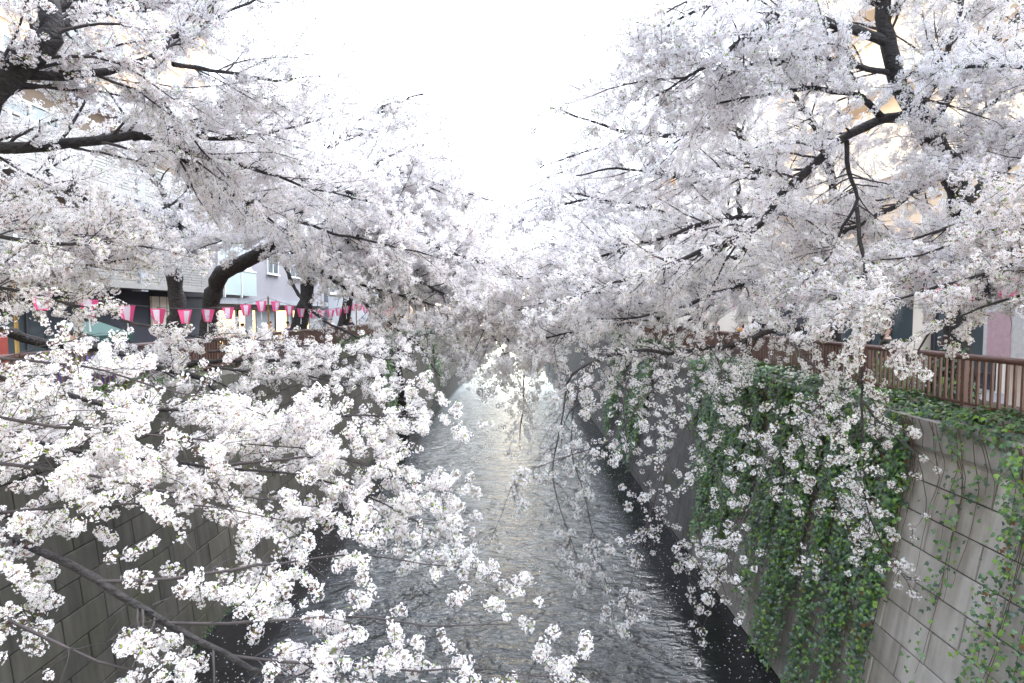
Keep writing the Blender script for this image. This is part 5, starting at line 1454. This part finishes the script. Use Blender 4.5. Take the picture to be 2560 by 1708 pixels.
def person(label, loc, rz, h=1.65, top='black_cloth', legs='denim', hair='short', arm=(0.1, 0.25), pack=None, bulky=1.0):
    """standing figure facing +x in its own frame; height h; arms given as (elbow forward, hand forward)"""
    t = thing('person', label, 'person', loc, rz, None); k = h / 1.70
    S = lambda *p: tuple(c * k for c in p)
    V = [S(0, 0, .94), S(0, 0, 1.10), S(0, 0, 1.30), S(0.0, 0, 1.43), S(.01, 0, 1.50), S(.015, 0, 1.56), S(.02, 0, 1.64)]
    E = [(i, i + 1) for i in range(6)]; Rr = [(.15, .11), (.13, .10), (.155, .10), (.10, .075), (.052, .052), (.068, .075), (.082, .092)]
    for s in (1, -1):
        b = len(V)
        V += [S(0, s * .16, 1.40), S(arm[0] * .5, s * .21, 1.15), S(arm[1], s * .17, 1.0), S(arm[1] + .05, s * .15, .97)]
        E += [(3, b), (b, b + 1), (b + 1, b + 2), (b + 2, b + 3)]; Rr += [.062, .045, .032, .035]
        b = len(V)
        V += [S(0, s * .09, .88), S(.02, s * .095, .50), S(0, s * .095, .09), S(.11, s * .10, .035)]
        E += [(0, b), (b, b + 1), (b + 1, b + 2), (b + 2, b + 3)]; Rr += [.09, .062, .045, .038]
    sc = lambda R_: [tuple(q * k for q in (r if isinstance(r, tuple) else (r, r))) for r in R_]
    skin_mesh('body', V, E, sc(Rr), M['skin'], t)
    # face: nose, eyes, ears
    mb = MB(); mb.tube([S(.095, 0, 1.655), S(.118, 0, 1.622), S(.095, 0, 1.612)], [.008 * k, .014 * k, .008 * k], 6); mb.build('nose', M['skin'], t).matrix_parent_inverse = Matrix()
    for s in (1, -1):
        mb = MB(); mb.tube([S(.088, s * .032, 1.655), S(.101, s * .030, 1.655)], [.012 * k, .006 * k], 8); mb.build('eye', M['hair'], t).matrix_parent_inverse = Matrix()
        mb = MB(); mb.tube([S(.01, s * .078, 1.665), S(.0, s * .092, 1.645), S(.015, s * .08, 1.615)], [.012 * k, .018 * k, .010 * k], 6); mb.build('ear', M['skin'], t).matrix_parent_inverse = Matrix()
    mb = MB(); mb.tube([S(.09, -.022, 1.585), S(.1, 0, 1.585), S(.09, .022, 1.585)], .006 * k, 5); mb.build('mouth', M['red_cloth'], t).matrix_parent_inverse = Matrix()
    # clothing
    V2 = [S(0, 0, .90), S(0, 0, 1.10), S(0, 0, 1.30), S(0, 0, 1.44), S(.005, 0, 1.485)]
    E2 = [(i, i + 1) for i in range(4)]; q = bulky; R2 = [(.18 * q, .14 * q), (.165 * q, .13 * q), (.18 * q, .125 * q), (.115, .09), (.072, .072)]
    for s in (1, -1):
        b = len(V2)
        V2 += [S(0, s * .17, 1.40), S(arm[0] * .5, s * .22, 1.15), S(arm[1] - .02, s * .175, 1.01)]
        E2 += [(3, b), (b, b + 1), (b + 1, b + 2)]; R2 += [.082 * q, .062 * q, .05 * q]
    skin_mesh('jacket', V2, E2, sc(R2), M[top], t)
    V3 = [S(0, 0, .96)]; E3 = []; R3 = [(.165, .125)]
    for s in (1, -1):
        b = len(V3); V3 += [S(0, s * .09, .86), S(.02, s * .095, .50), S(0, s * .095, .12)]
        E3 += [(0, b), (b, b + 1), (b + 1, b + 2)]; R3 += [.105, .08, .07]
    skin_mesh('trousers', V3, E3, sc(R3), M[legs], t)
    for s in (1, -1):
        mb = MB(); mb.tube([S(-.05, s * .095, .045), S(.05, s * .1, .045), S(.16, s * .105, .03)], [.048 * k, .05 * k, .03 * k], 8); mb.build('shoe', M['black_cloth'], t, smooth=True).matrix_parent_inverse = Matrix()
    if hair == 'long':
        skin_mesh('hair', [S(.03, 0, 1.705), S(-.03, 0, 1.69), S(-.065, 0, 1.60), S(-.075, 0, 1.48), S(-.08, 0, 1.36)], [(0, 1), (1, 2), (2, 3), (3, 4)], sc([(.085, .05), (.105, .07), (.11, .055), (.105, .045), (.07, .03)]), M['hair'], t)
    else:
        skin_mesh('hair', [S(.035, 0, 1.71), S(-.02, 0, 1.70), S(-.05, 0, 1.65), S(-.055, 0, 1.60)], [(0, 1), (1, 2), (2, 3)], sc([(.075, .04), (.095, .06), (.092, .05), (.07, .03)]), M['hair'], t)
    if pack == 'scarf':
        skin_mesh('scarf', [S(.05, -.08, 1.46), S(.08, 0, 1.44), S(.05, .08, 1.46), S(.10, .01, 1.34), S(.11, .02, 1.24)], [(0, 1), (1, 2), (1, 3), (3, 4)], sc([.04, .05, .04, .045, .03]), M['white_cloth'], t, 1)
    if pack == 'strap':
        mb = MB()
        for s in (1, -1):
            mb.tube([S(-.17, s * .10, 1.15), S(-.13, s * .10, 1.40), S(.02, s * .11, 1.5), S(.15, s * .10, 1.36), S(.165, s * .11, 1.15)], .014 * k, 6)
        mb.build('bag_strap', M['black_cloth'], t).matrix_parent_inverse = Matrix()
    if pack == 'red':
        mb = MB(); mb.tube([S(.17, 0, 1.38), S(.18, 0, 1.2), S(.175, 0, 1.05)], [.05 * k, .06 * k, .05 * k], 8); mb.build('bag', M['red_cloth'], t, smooth=True).matrix_parent_inverse = Matrix()
    return t


def stand(px_, y, side_x): return (side_x, y, ZS)


person('woman with long dark hair in a dark jacket and white scarf behind the right railing', (8.55, 13.1, ZS), R(-15), 1.66, 'olive', 'denim', 'long', (0.2, 0.26), 'scarf')
person('person in a grey padded jacket with black strap leaning by the left railing', (-8.55, 11.0, ZS), R(160), 1.62, 'grey_down', 'navy', 'short', (0.15, 0.3), 'strap', 1.3)
person('short haired person in black looking out beside the carved post on the left', (-9.5, 19.9, ZS), R(-30), 1.56, 'black_cloth', 'navy', 'short')
person('person with brown jacket to the right of the carved post on the left bank', (-9.4, 21.9, ZS), R(-20), 1.60, 'beige_cloth', 'denim', 'long')
person('person in navy passing the yellow pole on the left bank', (-9.3, 23.4, ZS), R(80), 1.58, 'navy', 'black_cloth', 'short')
person('dark haired person before the grey wall on the left bank', (-9.8, 26.2, ZS), R(-60), 1.66, 'black_cloth', 'denim', 'short')
person('person in white by the second lit window on the left bank', (-9.5, 29.5, ZS), R(-80), 1.62, 'white_cloth', 'denim', 'short')
person('person in black farthest along the left railing', (-9.2, 32.0, ZS), R(-40), 1.65, 'black_cloth', 'black_cloth', 'long')
person('person in dark coat on the right bank beside the white poster', (8.7, 24.5, ZS), R(190), 1.68, 'black_cloth', 'denim', 'short')
person('person in a mustard jacket on the right bank before the pink shutter', (8.6, 21.6, ZS), R(200), 1.60, 'orange_cloth', 'denim', 'long')
person('person in a red jacket on the right bank before the pink shutter', (8.6, 20.5, ZS), R(210), 1.62, 'red_cloth', 'black_cloth', 'short')
ps = thing('poster_stand', 'white poster stand on the right bank pavement', 'sign', (9.0, 27.0, ZS), 0)
mb = MB(); mb.box(8.6, 9.3, 27.0, 27.05, ZS + 0.7, -0.25); mb.build('board', M['white_paint'], ps)
for xx_ in (8.65, 9.2):
    mb = MB(); mb.box(xx_, xx_ + 0.05, 27.0, 27.05, ZS, ZS + 0.697); mb.build('leg', M['dark_frame'], ps)
